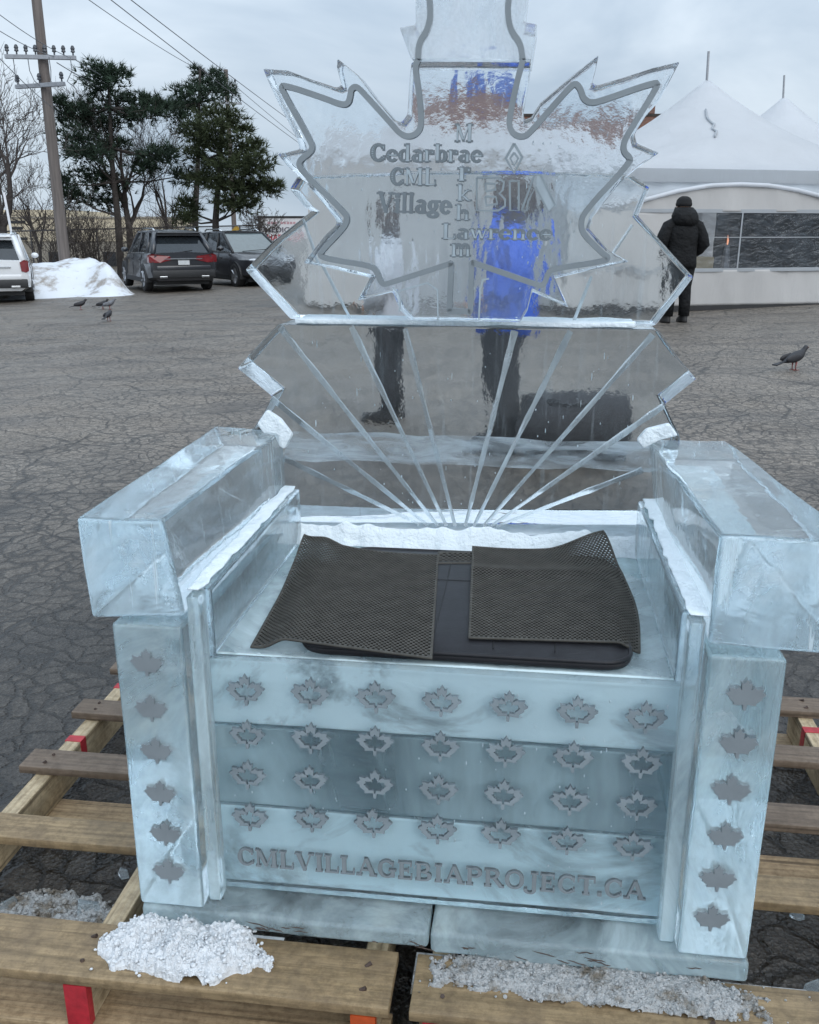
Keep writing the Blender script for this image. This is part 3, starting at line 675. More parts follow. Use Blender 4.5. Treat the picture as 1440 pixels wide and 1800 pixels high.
b = MB(); pts = [PV(*q, VL) for q in ((944, 306), (951, 306), (977, 361), (964, 372), (943, 328))]
b.prism(pts, lambda p: (p[0], VL - .0007, p[1]), lambda p: (p[0], VL + .008, p[1])); b.build('emblem_bar', M['etch_core'], leaf)

# small maple leaves
HALF = [(0, .5), (.055, .40), (.11, .27), (.20, .31), (.165, .12), (.27, .21), (.30, .16), (.44, .175), (.40, .05), (.49, .0), (.29, -.17), (.315, -.25), (.045, -.225), (.03, -.27), (.03, -.40)]
HALF = [(0, .50), (.07, .37), (.13, .40), (.11, .20), (.20, .27), (.26, .22), (.42, .25), (.39, .15), (.50, .07), (.40, -.0), (.41, -.05), (.27, -.17), (.28, -.24), (.05, -.22), (.035, -.38)]
FULL = HALF + [(-x, y) for x, y in reversed(HALF[1:])]
def mleaf(u, z, w, v, depth, ring, parent, mt, seed):
    rr = random.Random(seed); a = rr.uniform(-.05, .05); ca, sa = math.cos(a), math.sin(a); w *= rr.uniform(.95, 1.05)
    tr = lambda p, s=1.: (u + (p[0] * ca - p[1] * sa) * w * s, z + (p[0] * sa + p[1] * ca) * w * s * .98)
    b = MB(); n = len(FULL)
    if not ring:
        b.prism([tr(p) for p in FULL], lambda p: (p[0], v - .0008, p[1]), lambda p: (p[0], v + depth, p[1]))
    else:
        o = [tr(p) for p in FULL]; i_ = [tr((p[0] * .62, p[1] * .58 - .01)) for p in FULL]; k = len(b.v)
        for ps, vv in ((o, v - .0008), (i_, v - .0008), (o, v + depth), (i_, v + depth)): b.v += [(p[0], vv, p[1]) for p in ps]
        for j in range(n):
            q = (j + 1) % n
            b.face((k + j, k + q, k + n + q, k + n + j)); b.face((k + 2 * n + j, k + 3 * n + j, k + 3 * n + q, k + 2 * n + q))
            b.face((k + j, k + 2 * n + j, k + 2 * n + q, k + q)); b.face((k + n + j, k + n + q, k + 3 * n + q, k + 3 * n + j))
    return b.build('maple_leaf_engraving', M[mt], parent)
rows = [[(431, 1217), (545, 1223), (660, 1230), (776, 1237), (894, 1246), (1015, 1256), (1136, 1266)],
        [(434, 1295), (546, 1302), (659, 1307), (774, 1316), (889, 1326), (1008, 1335), (1128, 1345)],
        [(435, 1366), (545, 1374), (659, 1382), (771, 1392), (885, 1401), (1002, 1411), (1120, 1420)],
        [(439, 1440), (547, 1443), (656, 1451), (769, 1462), (880, 1470), (997, 1482), (1113, 1492)]]
k = 0
for row in rows:
    for q in row:
        u, z = PV(*q, VP); mleaf(u, z, .074, VP, .010, True, panel, 'etch_soft', k); k += 1
walls = [o for o in TH_O.children if o.name.startswith('side_wall')]
for w_, pix in zip(walls, ([(258, 1168), (266, 1248), (275, 1322), (282, 1397), (291, 1468), (297, 1534)], [(1311, 1225), (1298, 1310), (1285, 1392), (1275, 1473), (1262, 1547), (1251, 1617)])):
    for q in pix:
        u, z = PV(*q, 0); mleaf(u, z, .067, -.0012, .016, False, w_, 'etch', k); k += 1

# ------------------------------------------------------------------ seat pad and non-slip mat
M['mesh_rubber'] = plain('grey_rubber', (.064, .061, .054), .75, vary=.2, scale=30, bstr=.2, bdist=.001, spec=.25)
M['leather'] = plain('dark_leather', (.016, .016, .019), .5, vary=.3, scale=25, bstr=.35, bdist=.001, spec=.3)
ZS = .727
def pad():
    o = thing('seat_cushion', 'thin dark leather look cushion with rounded corners lying on the ice seat', 'cushion', tuple(TO), -PSI)
    x0, x1, y0, y1, r = -.27, .355, .098, .66, .05
    ol = []
    for cx, cy, a0 in ((x1 - r, y0 + r, -90), (x1 - r, y1 - r, 0), (x0 + r, y1 - r, 90), (x0 + r, y0 + r, 180)):
        for i in range(7):
            a = math.radians(a0 + 15 * i); ol.append((cx + r * math.cos(a), cy + r * math.sin(a)))
    b = MB(); rings = []
    for ins, z in ((.006, 0), (.0, .004), (-.003, .011), (.0, .018), (.006, .021), (.014, .020), (.03, .025), (.08, .028)):
        cx, cy = (x0 + x1) / 2, (y0 + y1) / 2
        rings.append([(cx + (x - cx) * (1 - ins / .36), cy + (y - cy) * (1 - ins / .29), ZS + z) for x, y in ol])
    b.loft(rings); b.build('pad', M['leather'], o, smooth=True, sharp=50)
    s_ = MB(); 
    pts = [(x, y, ZS + .019) for x, y in ol]; s_.tube(pts + [pts[0]], .0045, 8, cap=False); s_.build('piping', M['leather'], o, smooth=True)
    s2 = MB()
    for u in (-.13, -.015, .10, .215): s2.tube([(u, y0 + .02, ZS + .0255), (u, y0 + .09, ZS + .0282), (u, y1 - .05, ZS + .0282)], .0013, 5)
    s2.tube([(x0 + .06, y0 + .35, ZS + .0282), (x1 - .06, y0 + .35, ZS + .0282)], .0013, 5)
    s2.build('seam', plain('seam_black', (.008, .008, .009), .6, bstr=0), o)
pad()
def mesh_patch(name, corners, parent, lift, nu, nv, bow=None):
    """woven rubber grid: cell by cell with open holes; corners fl, fr, br, bl as (u, v)"""
    fl, fr, br, bl = [Vector(c_) for c_ in corners]
    b = MB(); idx = {}
    S2 = 2
    def pos(i, j):
        s, t = i / (nu * S2), j / (nv * S2)
        p = (fl * (1 - s) + fr * s) * (1 - t) + (bl * (1 - s) + br * s) * t
        if bow: p = p + Vector(bow(s, t))
        z = lift(s, t)
        return (p.x, p.y, z)
    def vid(i, j, lay):
        key = (i, j, lay)
        if key not in idx:
            x, y, z = pos(i, j); idx[key] = len(b.v); b.v.append((x, y, z - .0035 * lay))
        return idx[key]
    for i in range(nu * S2):
        for j in range(nv * S2):
            ci, cj = i // 2, j // 2
            if (i + j) % 2 == 0 and 0 < i < nu * S2 - 1 and 0 < j < nv * S2 - 1: continue      # the holes, in staggered rows
            b.face((vid(i, j, 0), vid(i + 1, j, 0), vid(i + 1, j + 1, 0), vid(i, j + 1, 0)))
    ob = b.build(name, M['mesh_rubber'], parent, smooth=True, recalc=False)
    sd = ob.modifiers.new('thick', 'SOLIDIFY'); sd.thickness = .0032; sd.offset = -1
    return ob
mat_o = thing('non_slip_mat', 'perforated dark grey rubber mat folded over the cushion on the ice seat', 'mat', tuple(TO), -PSI)
g = lambda x, y, z=.757: PZ(x, y, z)
zt = ZS + .031
mesh_patch('mat_flap', [g(440, 1138, .73), g(760, 1160, .755), g(772, 975, .757), g(535, 946, .762)], mat_o,
           lambda s, t: ZS + .005 + .026 * sm(.0, .22, s) * sm(0, .08, t + s * .4) + .030 * max(0, 1 - s * 3.2) * sm(.4, 1, t) + .012 * sm(.75, 1, t) * (1 - s) , 36, 40,
           lambda s, t: (.0, -.035 * math.sin(math.pi * s) * t))
mesh_patch('mat_flap', [g(823, 1124), g(1126, 1152, .735), g(1060, 952, .765), g(830, 962)], mat_o,
           lambda s, t: zt + .003 - .020 * sm(.86, 1, s) * (1 - sm(.5, 1, t)) + .034 * sm(.55, 1, s) * sm(.72, 1, t) + .006 * math.exp(-((t - .7) / .05) ** 2) * (1 - s * .6), 36, 40,
           lambda s, t: (.03 * math.sin(math.pi * t) * s, -.03 * math.sin(math.pi * s) * t))
mesh_patch('mat_edge', [g(766, 990), g(836, 990), g(836, 969), g(770, 969)], mat_o, lambda s, t: zt - .001, 7, 4)

# ------------------------------------------------------------------ snow heaps, slush, ice chips near the throne
def heap(name, label, cat, cu, cv, ru, rv, h, z0, mt, seed, n=60, grain=.01, edge=.3, lumps=0, size=(.002, .007)):
    o = MB(); nv = max(10, int(n * rv / ru)) if rv < ru else n
    for i in range(n + 1):
        for j in range(nv + 1):
            x, y = -1 + 2 * i / n, -1 + 2 * j / nv
            q = Vector((x * ru * 9, y * rv * 9, seed)); e = noise.noise(q * 1.3) * edge + noise.noise(q * 4) * edge * .4
            r = max(0, math.hypot(x, y) + e)
            z = h * max(0, 1 - r ** 2.2) ** .7 if r < 1 else 0
            if z > 0: z *= (.75 + .5 * noise.noise(q * 2.2)); z += grain * noise.noise(q * 9) + grain * .6 * noise.noise(q * 22)
            if z > .0015: z += .004 * abs(noise.noise(q * 40)) + .0035 * abs(noise.noise(q * 85))
            o.v.append((cu + x * ru, cv + y * rv, z0 + (z if z > .0015 else -.012)))
    for i in range(n):
        for j in range(nv):
            a = i * (nv + 1) + j; o.face((a, a + nv + 1, a + nv + 2, a + 1))
    ob = o.build(name, M[mt], None, smooth=True, recalc=False); ob.location = TO; ob.rotation_euler = (0, 0, -PSI)
    if lumps:                                     # loose crumbs over the mound
        rr = random.Random(seed); g = MB(); k = 0
        while k < lumps:
            i, j = rr.randrange(n), rr.randrange(nv); p = o.v[i * (nv + 1) + j]
            if p[2] < z0 + .0005 and rr.random() < .985: continue
            r = rr.uniform(*size) * (1 if rr.random() < .8 else 1.7); q = (p[0] + rr.gauss(0, .004), p[1] + rr.gauss(0, .004), max(z0 + r * .5, p[2] + r * .25))
            g.ell(q, (r * rr.uniform(.8, 1.3), r * rr.uniform(.8, 1.3), r * rr.uniform(.6, 1)), 7, 5, rot=Matrix.Rotation(rr.uniform(0, 6.28), 3, 'Z') @ Matrix.Rotation(rr.uniform(-.6, .6), 3, 'X')); k += 1
        c_ = g.build('crumbs', M[mt], ob, smooth=True, recalc=False, disp=None); c_['kind'] = 'stuff'
    return tag(ob, label, cat)
heap('snow_heap', 'small heap of white snow on the left pallet against the throne corner', 'snow', -.475, -.055, .175, .075, .065, .1437, 'snow', 3, n=240, grain=.011, edge=.30, lumps=1100, size=(.001, .0032))
heap('slush_ridge', 'grey ridge of slushy ice along the right pallet front board', 'slush', .34, -.036, .37, .052, .016, .1437, 'slush', 8, n=220, grain=.006, edge=.5, lumps=1300, size=(.0008, .0026))
heap('slush_patch', 'thin grey slush patch on the ground left of the throne base', 'slush', -.86, .10, .28, .13, .02, .002, 'slush', 5, n=70, grain=.008, edge=.5, lumps=1500, size=(.0012, .005))
heap('slush_patch', 'grey slush strip on the ground before the left pallet', 'slush', -.55, -.24, .5, .07, .02, .002, 'slush', 15, n=90, grain=.008, edge=.5, lumps=1200, size=(.0012, .005))
M['ice_chip'] = ice('ice_chip', frost=.25, dens=0, rough=.1, wav=.3)
chips = [(-.86, .42, .05), (-.80, .16, .055), (-.95, .40, .03), (-.70, .38, .03), (-.78, .30, .025), (-1.0, .16, .035), (-.9, .07, .03), (-.72, .12, .03), (-1.02, -.02, .03), (-.82, .66, .03), (.74, .42, .03), (.86, .46, .025), (.80, .36, .02), (.78, .15, .03), (.88, .12, .02), (.92, .70, .025)]
where = ['largest flat ice shard between the pallet boards left of the throne', 'long clear ice splinter beside the slush left of the throne']
for k, (u, v, r) in enumerate(chips):
    rr = random.Random(k); b = MB(); n = rr.randint(5, 7)
    po = [(r * rr.uniform(.6, 1.1) * math.cos(6.283 * i / n), r * .6 * rr.uniform(.6, 1.1) * math.sin(6.283 * i / n)) for i in range(n)]
    b.prism(po, lambda p: (p[0], p[1], .012 + .2 * p[0]), lambda p: (p[0], p[1], .004 + .1 * p[0]))
    o = b.build('ice_shard', M['ice_chip']); o.location = TO + EU * u + EV * v + Vector((0, 0, .004)); o.rotation_euler = (0, 0, rr.uniform(0, 6))
    tag(o, where[k] if k < 2 else ('small broken ice chip on the ground left of the throne' if u < 0 else 'small broken ice chip on the ground right of the throne'), 'ice shard', 'ice chips left of the throne' if u < 0 else 'ice chips right of the throne')
# ------------------------------------------------------------------ ploughed snow along the lot edge
def snowbank():
    b = MB(); nx, ny = 190, 40
    for i in range(nx + 1):
        x = -22 + 16.5 * i / nx
        for j in range(ny + 1):
            t = j / ny; y = 25.6 + .10 * (x + 10) + 7.0 * t
            q = Vector((x * .55, y * .55, 2)); e = noise.noise(q)
            front = sm(0, .30, t + .06 * noise.noise(Vector((x * .9, 0, 4)))); back = (1 - sm(.62, 1, t)) * sm(.1, .9, (x + 7.46) * -.891 + (y - 26.36) * -.454 + .25 * noise.noise(Vector((t * 5, 3, 1))))
            hh = 1.15 + .16 * noise.noise(Vector((x * .35, 1, 0))) + .28 * sm(-9.6, -8.6, x) * (1 - sm(-7.9, -7, x))
            z = .78 * hh * front * back + (.18 * e + .10 * noise.noise(q * 3.1) + .05 * abs(noise.noise(q * 8))) * sm(0, .15, t) * back
            b.v.append((x, y, zg(x, y) + z - .03))
    for i in range(nx):
        for j in range(ny):
            a = i * (ny + 1) + j; b.face((a, a + ny + 1, a + ny + 2, a + 1))
    tag(b.build('snow_bank', M['snowbank'], smooth=True, recalc=False), 'long ploughed bank of white snow between the parked cars', 'snow bank')
snowbank()

# ------------------------------------------------------------------ trees
M['bark'] = plain('dark_bark', (.045, .038, .034), .9, vary=.4, scale=6, bstr=.6, bdist=.03)
M['twig'] = plain('grey_brown_twigs', (.055, .045, .040), .9, vary=.3, scale=3, bstr=0)
M['needles'] = plain('pine_needles', (.028, .046, .030), .75, vary=.45, scale=1.6, bstr=0, spec=.2)
M['needles_olive'] = plain('pine_needles_olive', (.042, .054, .026), .75, vary=.45, scale=1.6, bstr=0, spec=.2)
TR = random.Random(11)
def branch(b, p, d, L, r, lev, rr, up=.15, spread=.6, seg=5, kids=3):
    pts = [p]; rad = [r]; q = Vector(p); dd = Vector(d).normalized(); n = 4
    for i in range(n):
        dd = (dd + Vector((rr.gauss(0, .14), rr.gauss(0, .14), rr.gauss(up * .4, .10)))).normalized()
        q = q + dd * (L / n); pts.append(q.copy()); rad.append(r * (1 - .55 * (i + 1) / n))
    b.tube(pts, rad, seg if lev > 1 else 3, cap=False)
    if lev <= 0: return
    for k in range(kids + (1 if lev > 2 else 0)):
        i = rr.randint(1, n) if k else n
        a = pts[i]; t = (pts[i] - pts[i - 1]).normalized(); o = t.orthogonal(); o.rotate(Matrix.Rotation(rr.uniform(0, 6.283), 3, t))
        nd = (t + o * rr.uniform(spread * .5, spread * 1.3)).normalized()
        branch(b, a, nd, L * rr.uniform(.55, .8), max(.008, rad[i] * .62), lev - 1, rr, up, spread, seg, kids)
def bare_tree(px, y, topy, label, seed, lev=5, r=.16, spread=.6, lean=(0, 0), frac=.3, group=None, name='bare_tree', cat='tree', kids=3, stems=1):
    rr = random.Random(seed); g_ = gp(px, y); H = at(px, topy, y).z - g_.z
    o = thing(name, label, cat, g_, 0, group)
    b = MB(); tops = []
    for s in range(stems):
        a = rr.uniform(0, 6.28); off = .0 if stems == 1 else .25
        p0 = Vector((off * math.cos(a), off * math.sin(a), -.1)); dx = Vector((lean[0] + (rr.gauss(0, .18) if stems > 1 else 0), lean[1], 1)).normalized()
        pts = [p0 + dx * (H * frac * k / 4) + Vector((rr.gauss(0, .02), rr.gauss(0, .02), 0)) * k for k in range(5)]
        rs = r if stems == 1 else r * .6
        b.tube(pts, [rs * (1.15 - .12 * k) for k in range(5)], 8, cap=False); tops.append((pts[-1], dx, rs * .62, pts[3]))
    b.build('trunk', M['bark'], o, smooth=True, recalc=False)
    cb = MB()
    for p, dx, rs, p3 in tops:
        for k in range(4 if stems == 1 else 2):
            a = rr.uniform(0, 6.28); nd = (dx + Vector((math.cos(a), math.sin(a), 0)) * spread * rr.uniform(.3, 1)).normalized()
            branch(cb, p if k < 3 else p3, nd, H * (1 - frac) * .42 * rr.uniform(.8, 1.15), rs, lev - 1, rr, .15, spread, 5, kids)
    cb.build('crown', M['twig'], o, recalc=False)
    return o
def pine(px, basey, y, clumps, trunk_px, label, seed, mt='needles', dens=1.0, rtr=.16):
    """clumps: (x, y, rx, ry) in photo pixels; the crown is a cloud of needle sprays round each limb end"""
    rr = random.Random(seed); g_ = gp(px, y)
    o = thing('pine_tree', label, 'tree', g_, 0, 'pines behind the parked cars')
    tp = [at(x, yy, y) - g_ for x, yy in trunk_px]; tp[0] = Vector((tp[0].x, 0, -.2))
    b = MB(); b.tube(tp, [rtr * (1 - .75 * i / (len(tp) - 1)) for i in range(len(tp))], 8, cap=False)
    nb = MB()
    for (x, yy, rx, ry) in clumps:
        c_ = at(x, yy, y) - g_; k = y / 1680.0
        c_ = c_ + Vector((0, rr.uniform(-1.3, 1.3), 0)); RX, RZ = rx * k * 1.02, ry * k * 1.02; RY = (RX + RZ) * .55
        # limb from the trunk
        tz = c_.z - RX * .45
        i = min(range(len(tp)), key=lambda i: abs(tp[i].z - tz)); s0 = tp[i]
        mid = (s0 + c_) / 2 + Vector((0, 0, -.1)); b.tube([s0, mid, c_], [.05, .035, .015], 5, cap=False)
        nt = int(100 * dens * (RX * RZ) / .35) + 24
        for _ in range(nt):
            while True:
                w = Vector((rr.uniform(-1, 1), rr.uniform(-1, 1), rr.uniform(-1, 1)))
                w = Vector((rr.gauss(0, .52), rr.gauss(0, .52), rr.gauss(0, .52)))
                if w.length < 1.45: break
            p = c_ + Vector((w.x * RX, w.y * RY, w.z * RZ * (.8 if w.z > 0 else 1)))
            ax = (Vector((w.x, w.y, w.z * .6 + .55)) + Vector((rr.gauss(0, .3), rr.gauss(0, .3), rr.gauss(0, .3)))).normalized()
            for q in range(9):
                sd = ax.orthogonal(); sd.rotate(Matrix.Rotation(rr.uniform(0, 6.283), 3, ax))
                d = (ax + sd * rr.uniform(.25, 1.15)).normalized(); L = rr.uniform(.18, .38); wv = d.orthogonal(); wv.rotate(Matrix.Rotation(rr.uniform(0, 6.28), 3, d))
                wv = wv.normalized() * .019; e = p + d * L
                kk = len(nb.v); nb.v += [tuple(p + wv), tuple(p - wv), tuple(e)]; nb.face((kk, kk + 1, kk + 2))
    b.build('trunk', M['bark'], o, smooth=True, recalc=False)
    nb.build('crown', M[mt], o, recalc=False)
    return o
k_ = 1 / 2.77
def cl(L): return [(a * k_, b_ * k_, c_ * k_, d * k_) for a, b_, c_, d in L]
pine(209, 440, 38, cl([(530, 370, 100, 50), (480, 430, 75, 45), (600, 400, 75, 50), (680, 480, 85, 45), (560, 480, 110, 45), (430, 540, 120, 45), (360, 580, 80, 45), (330, 520, 50, 40), (480, 600, 105, 36), (700, 560, 76, 36),
     (760, 520, 55, 36), (400, 680, 100, 52), (350, 740, 62, 42), (480, 760, 105, 44), (560, 700, 66, 36), (430, 860, 112, 44), (520, 900, 95, 44), (360, 900, 55, 36), (470, 980, 105, 42), (380, 960, 76, 52), (620, 560, 56, 36), (740, 760, 84, 44), (700, 820, 66, 36), (820, 760, 76, 44), (840, 850, 56, 36)]),
     [(209, 440), (207, 380), (200, 320), (195, 260), (193, 190), (190, 135)], 'broad dark pine beside the utility pole with gaps in its crown', 1)
pine(343, 440, 42, cl([(930, 325, 22, 26), (1030, 350, 28, 28), (960, 390, 55, 36), (1050, 400, 55, 30), (900, 440, 76, 32), (1000, 460, 100, 36), (1090, 440, 46, 36), (860, 500, 46, 44), (930, 520, 76, 36), (860, 540, 55, 28), (800, 540, 36, 26), (900, 590, 56, 28), (940, 640, 66, 36)]),
     [(343, 440), (343, 380), (347, 310), (349, 240), (350, 180), (352, 120)], 'tall thin pine with an open top standing left of the second pole', 2)
pine(379, 440, 37, cl([(1090, 580, 105, 52), (1060, 640, 112, 46), (1170, 620, 46, 36), (1000, 700, 84, 46), (1120, 720, 122, 56), (1230, 720, 56, 52), (1060, 800, 112, 46), (1180, 820, 112, 56), (1280, 820, 76, 52), (950, 760, 46, 46), (920, 860, 66, 36), (1020, 880, 76, 36), (1150, 920, 102, 56), (1260, 920, 92, 46), (1330, 905, 46, 36), (1150, 1000, 84, 36), (1220, 990, 66, 36), (880, 1000, 66, 52), (900, 1070, 56, 36)]),
     [(379, 440), (379, 390), (383, 330), (388, 270), (392, 215)], 'dense olive green pine nearest to the medical sign', 3, mt='needles_olive', dens=1.25)
bare_tree(18, 33, 78, 'large bare tree at the left frame edge behind the white car', 21, lev=6, r=.22, spread=.62, frac=.28)
bare_tree(-45, 36, 60, 'bare tree partly out of view beyond the large left bare tree', 23, lev=6, r=.22, spread=.6, frac=.3)
bare_tree(235, 39, 128, 'tall bare tree rising between the pines', 24, lev=6, r=.17, spread=.55, frac=.36)
bare_tree(300, 41, 210, 'thin bare tree in the gap right of the broad pine', 25, lev=5, r=.1, spread=.55, frac=.3)
bare_tree(444, 36, 330, 'small wide bare tree in front of the medical sign', 26, lev=5, r=.10, spread=.85, frac=.30, lean=(.12, 0))
bare_tree(75, 40, 250, 'thin leafless tree between the large bare tree and the utility pole', 29, lev=5, r=.09, spread=.6, frac=.3)
for k, (px, y, ty, lab) in enumerate(((98, 34, 340, 'leafless brush left of the utility pole base'), (142, 34.5, 330, 'leafless brush clump right of the utility pole base'), (176, 35, 352, 'leafless shrub between the pole and the broad pine'), (262, 36, 345, 'leafless shrub behind the dark car roof'), (318, 37, 350, 'leafless shrub under the tall thin pine'))):
    bare_tree(px, y, ty, lab, 40 + k, lev=4, r=.07, spread=.6, frac=.14, name='bare_shrub', cat='shrub', group='leafless brush behind the snow bank', stems=6)

# ------------------------------------------------------------------ utility poles and lines
M['pole'] = plain('weathered_pole', (.135, .115, .105), .85, vary=.3, scale=2, bstr=.4, bdist=.01, stretch=(6, 6, .4))
M['steel'] = plain('galvanised_steel', (.30, .31, .33), .5, metal=.5, bstr=0)
M['porcelain'] = plain('dark_insulator', (.04, .045, .055), .35, bstr=0)
M['wire'] = plain('black_wire', (.16, .17, .185), .6, bstr=0)
def utility(label, px, y, topz, r0, r1, arms, group='utility poles'):
    g_ = gp(px, y); o = thing('utility_pole', label, 'utility pole', g_, 0, group)
    b = MB(); b.tube([(0, 0, -.2), (0, 0, topz * .5), (0, 0, topz)], [r0, (r0 + r1) / 2, r1], 12); b.build('pole', M['pole'], o, smooth=True, sharp=40)
    for z, w, rz, n in arms:
        b = MB(); b.box(-w, w, -r0 - .13, -r0 - .01, z - .06, z + .06)
        a = b.build('crossarm', M['steel'], o, bev=.01); a.rotation_euler = (0, 0, rz)
        for i in range(n):
            x = -w + .08 + (2 * w - .16) * i / (n - 1); q = MB(); yy = -r0 - .07
            q.tube([(x, yy, z + .06), (x, yy, z + .14), (x, yy, z + .16), (x, yy, z + .22), (x, yy, z + .25), (x, yy, z + .31), (x, yy, z + .34)], [.025, .025, .07, .05, .07, .05, .03], 8)
            q.build('insulator', M['porcelain'], a, smooth=True, sharp=40)
    return o, g_
p1, g1 = utility('tall near utility pole with two crossarms and insulators', 119, 31, 10.6, .19, .14, [(at(95, 103, 31).z - gp(119, 31).z, 1.05, .12, 8), (at(95, 152, 31).z - gp(119, 31).z, .92, -.35, 3)])
b = MB()
za, zb_ = at(95, 103, 31).z - g1.z, at(95, 152, 31).z - g1.z
for x0, x1 in ((-.8, -.75), (-.35, -.15), (.3, .35), (.95, .85)): b.tube([(x0, -.3, za), (x0 + .03, -.34, (za + zb_) / 2), (x1 - .05, -.35, zb_ + .1), (x1 + .15, -.3, zb_ - .06)], .014, 5)
b.build('jumper_wire', M['wire'], p1)
p2, g2 = utility('distant utility pole seen behind the thin pine top', 415, 60, at(415, 122, 60).z - gp(415, 60).z, .16, .13, [(at(415, 150, 60).z - gp(415, 60).z, .62, .1, 2), (at(415, 182, 60).z - gp(415, 60).z, .85, .2, 4)])
def wire(label, a, c_, sag, r=.010):
    a, c_ = Vector(a), Vector(c_); pts = [a.lerp(c_, i / 24) - Vector((0, 0, sag * 4 * (i / 24) * (1 - i / 24))) for i in range(25)]
    b = MB(); b.tube(pts, r, 5); return tag(b.build('power_line', M['wire'], None, recalc=False), label, 'power line', 'overhead power lines')
wire('uppermost overhead line running past the distant pole top', at(205, -20, 26), at(640, 300, 90), .2, .014)
wire('second overhead line passing just under the uppermost one', at(170, -20, 26), at(640, 330, 90), .2, .014)
wire('third overhead line from the top left down to the distant pole crossarm', at(115, -30, 26), at(415, 150, 60), .3, .012)
wire('overhead line leaving the distant pole crossarm towards the throne', at(415, 152, 59.8), at(640, 330, 95), .2, .016)
wire('overhead line from the left edge to the upper crossarm', at(-40, -5, 22), at(120, 100, 30.8), .1)
wire('overhead line from the left edge to the middle of the upper crossarm', at(-40, 28, 22), at(95, 99, 30.8), .1)
wire('overhead line from the left edge to the near pole below its crossarm', at(-40, 60, 22), at(106, 200, 30.8), .1)
wire('overhead line from the upper crossarm into the pines', at(122, 98, 30.9), at(300, 178, 62), .3, .015)
wire('lower overhead line from the near pole into the broad pine', at(100, 110, 30.9), at(300, 200, 62), .3, .015)

# ------------------------------------------------------------------ beige building, sign, fence, brick building
M['stucco'] = plain('beige_stucco', (.60, .52, .38), .85, vary=.08, scale=1.2, bstr=.1)
M['stucco_dark'] = plain('grey_block_wall', (.30, .27, .22), .85, vary=.15, scale=1, bstr=.1)
M['dark_glass'] = plain('dark_glass', (.02, .022, .025), .08, vary=.2, scale=2, bstr=0)
bo = thing('low_building', 'low beige flat roofed building behind the snow bank', 'building', gp(60, 52))
W0, W1 = -4.4, 7.2; zt_ = at(60, 384, 52).z - gp(60, 52).z; zt2 = at(60, 424, 52).z - gp(60, 52).z
b = MB(); b.box(W0, W1, 0, 9, zt2, zt_); b.build('wall', M['stucco'], bo)
b = MB(); b.box(W0, W1, .05, 8.9, -.4, zt2 - .002); b.build('base_wall', M['stucco_dark'], bo)
b = MB(); b.box(W0 - .05, W1 + .05, -.06, 9.05, zt_, zt_ + .10); b.build('roof', M['stucco_dark'], bo)
b = MB(); b.box(W0, 2.0, -.02, 8, zt_ + .102, zt_ + .45); b.build('parapet', M['stucco'], bo)
for k, x in enumerate((-3.2, .9, 3.9, 5.4)):
    b = MB(); b.box(x, x + .7, -.03, .3, .25, 1.0); b.build('window', M['dark_glass'], bo)
for k, (x, z, w) in enumerate(((-1.15, zt_ - .18, 1.0), (-.95, zt_ - .50, .6), (-1.0, zt_ - .80, .35), (-.95, zt_ - 1.05, .8))):
    b = MB(); b.box(x, x + w, -.04, -.002, z - .07, z + .07); b.build('sign_panel', M['dark_glass'], bo)
# medical sign
M['sign_white'] = plain('sign_face', (.70, .70, .72), .4, vary=.05, bstr=0)
M['black_metal'] = plain('black_metal', (.02, .02, .022), .5, bstr=0)
M['sign_red'] = plain('sign_red', (.42, .03, .05), .5, bstr=0)
M['sign_grey'] = plain('sign_grey_text', (.10, .09, .12), .5, bstr=0)
sp = gp(500, 42); so = thing('roadside_sign', 'white medical pharmacy sign in a black frame on posts', 'sign', sp)
zt_, zb_ = at(500, 383, 42).z - sp.z, at(500, 420, 42).z - sp.z
b = MB(); b.box(-.98, 1.3, -.05, .12, zb_, zt_); b.build('sign_face', M['sign_white'], so)
b = MB(); b.box(-1.06, 1.38, -.08, .14, zt_ + .001, zt_ + .08); b.box(-1.06, -.981, -.08, .14, zb_ - .9, zt_); b.box(1.301, 1.38, -.08, .14, zb_ - .9, zt_); b.build('sign_frame', M['black_metal'], so)
b = MB(); b.box(-.95, -.83, -.03, .09, -.2, zb_ - .003); b.box(1.15, 1.28, -.03, .09, -.2, zb_ - .003); b.build('post', M['black_metal'], so)
def sign_text(body, x, z, size, mt, parent, y=-.055, sx=1.0, rot=None):
    cu = bpy.data.curves.new('txt', 'FONT'); cu.body = body; cu.size = size; cu.extrude = .004; cu.offset = size * .018
    ob = bpy.data.objects.new('txt', cu); COL.objects.link(ob); dg = bpy.context.evaluated_depsgraph_get(); dg.update()
    me = bpy.data.meshes.new_from_object(ob.evaluated_get(dg)); bpy.data.objects.remove(ob)
    me.materials.clear(); me.materials.append(M[mt]); o = bpy.data.objects.new('lettering', me); COL.objects.link(o)
    o.parent = parent; o.location = (x, y, z); o.rotation_euler = rot or (math.pi / 2, 0, 0); o.scale = (sx, 1, 1); return o
sign_text('MEDICAL', -.80, zt_ - .60, .30, 'sign_grey', so, sx=1.25); sign_text('PHARMACY', -.88, zt_ - .93, .34, 'sign_red', so, sx=1.02)
b = MB()
for k in range(9): b.box(-.65 + k * .14, -.65 + k * .14 + (.11 if k != 3 else .03), -.056, -.049, zt_ - .26, zt_ - .16)
b.build('small_lettering', plain('sign_faint_red', (.5, .3, .33), .5, bstr=0), so)
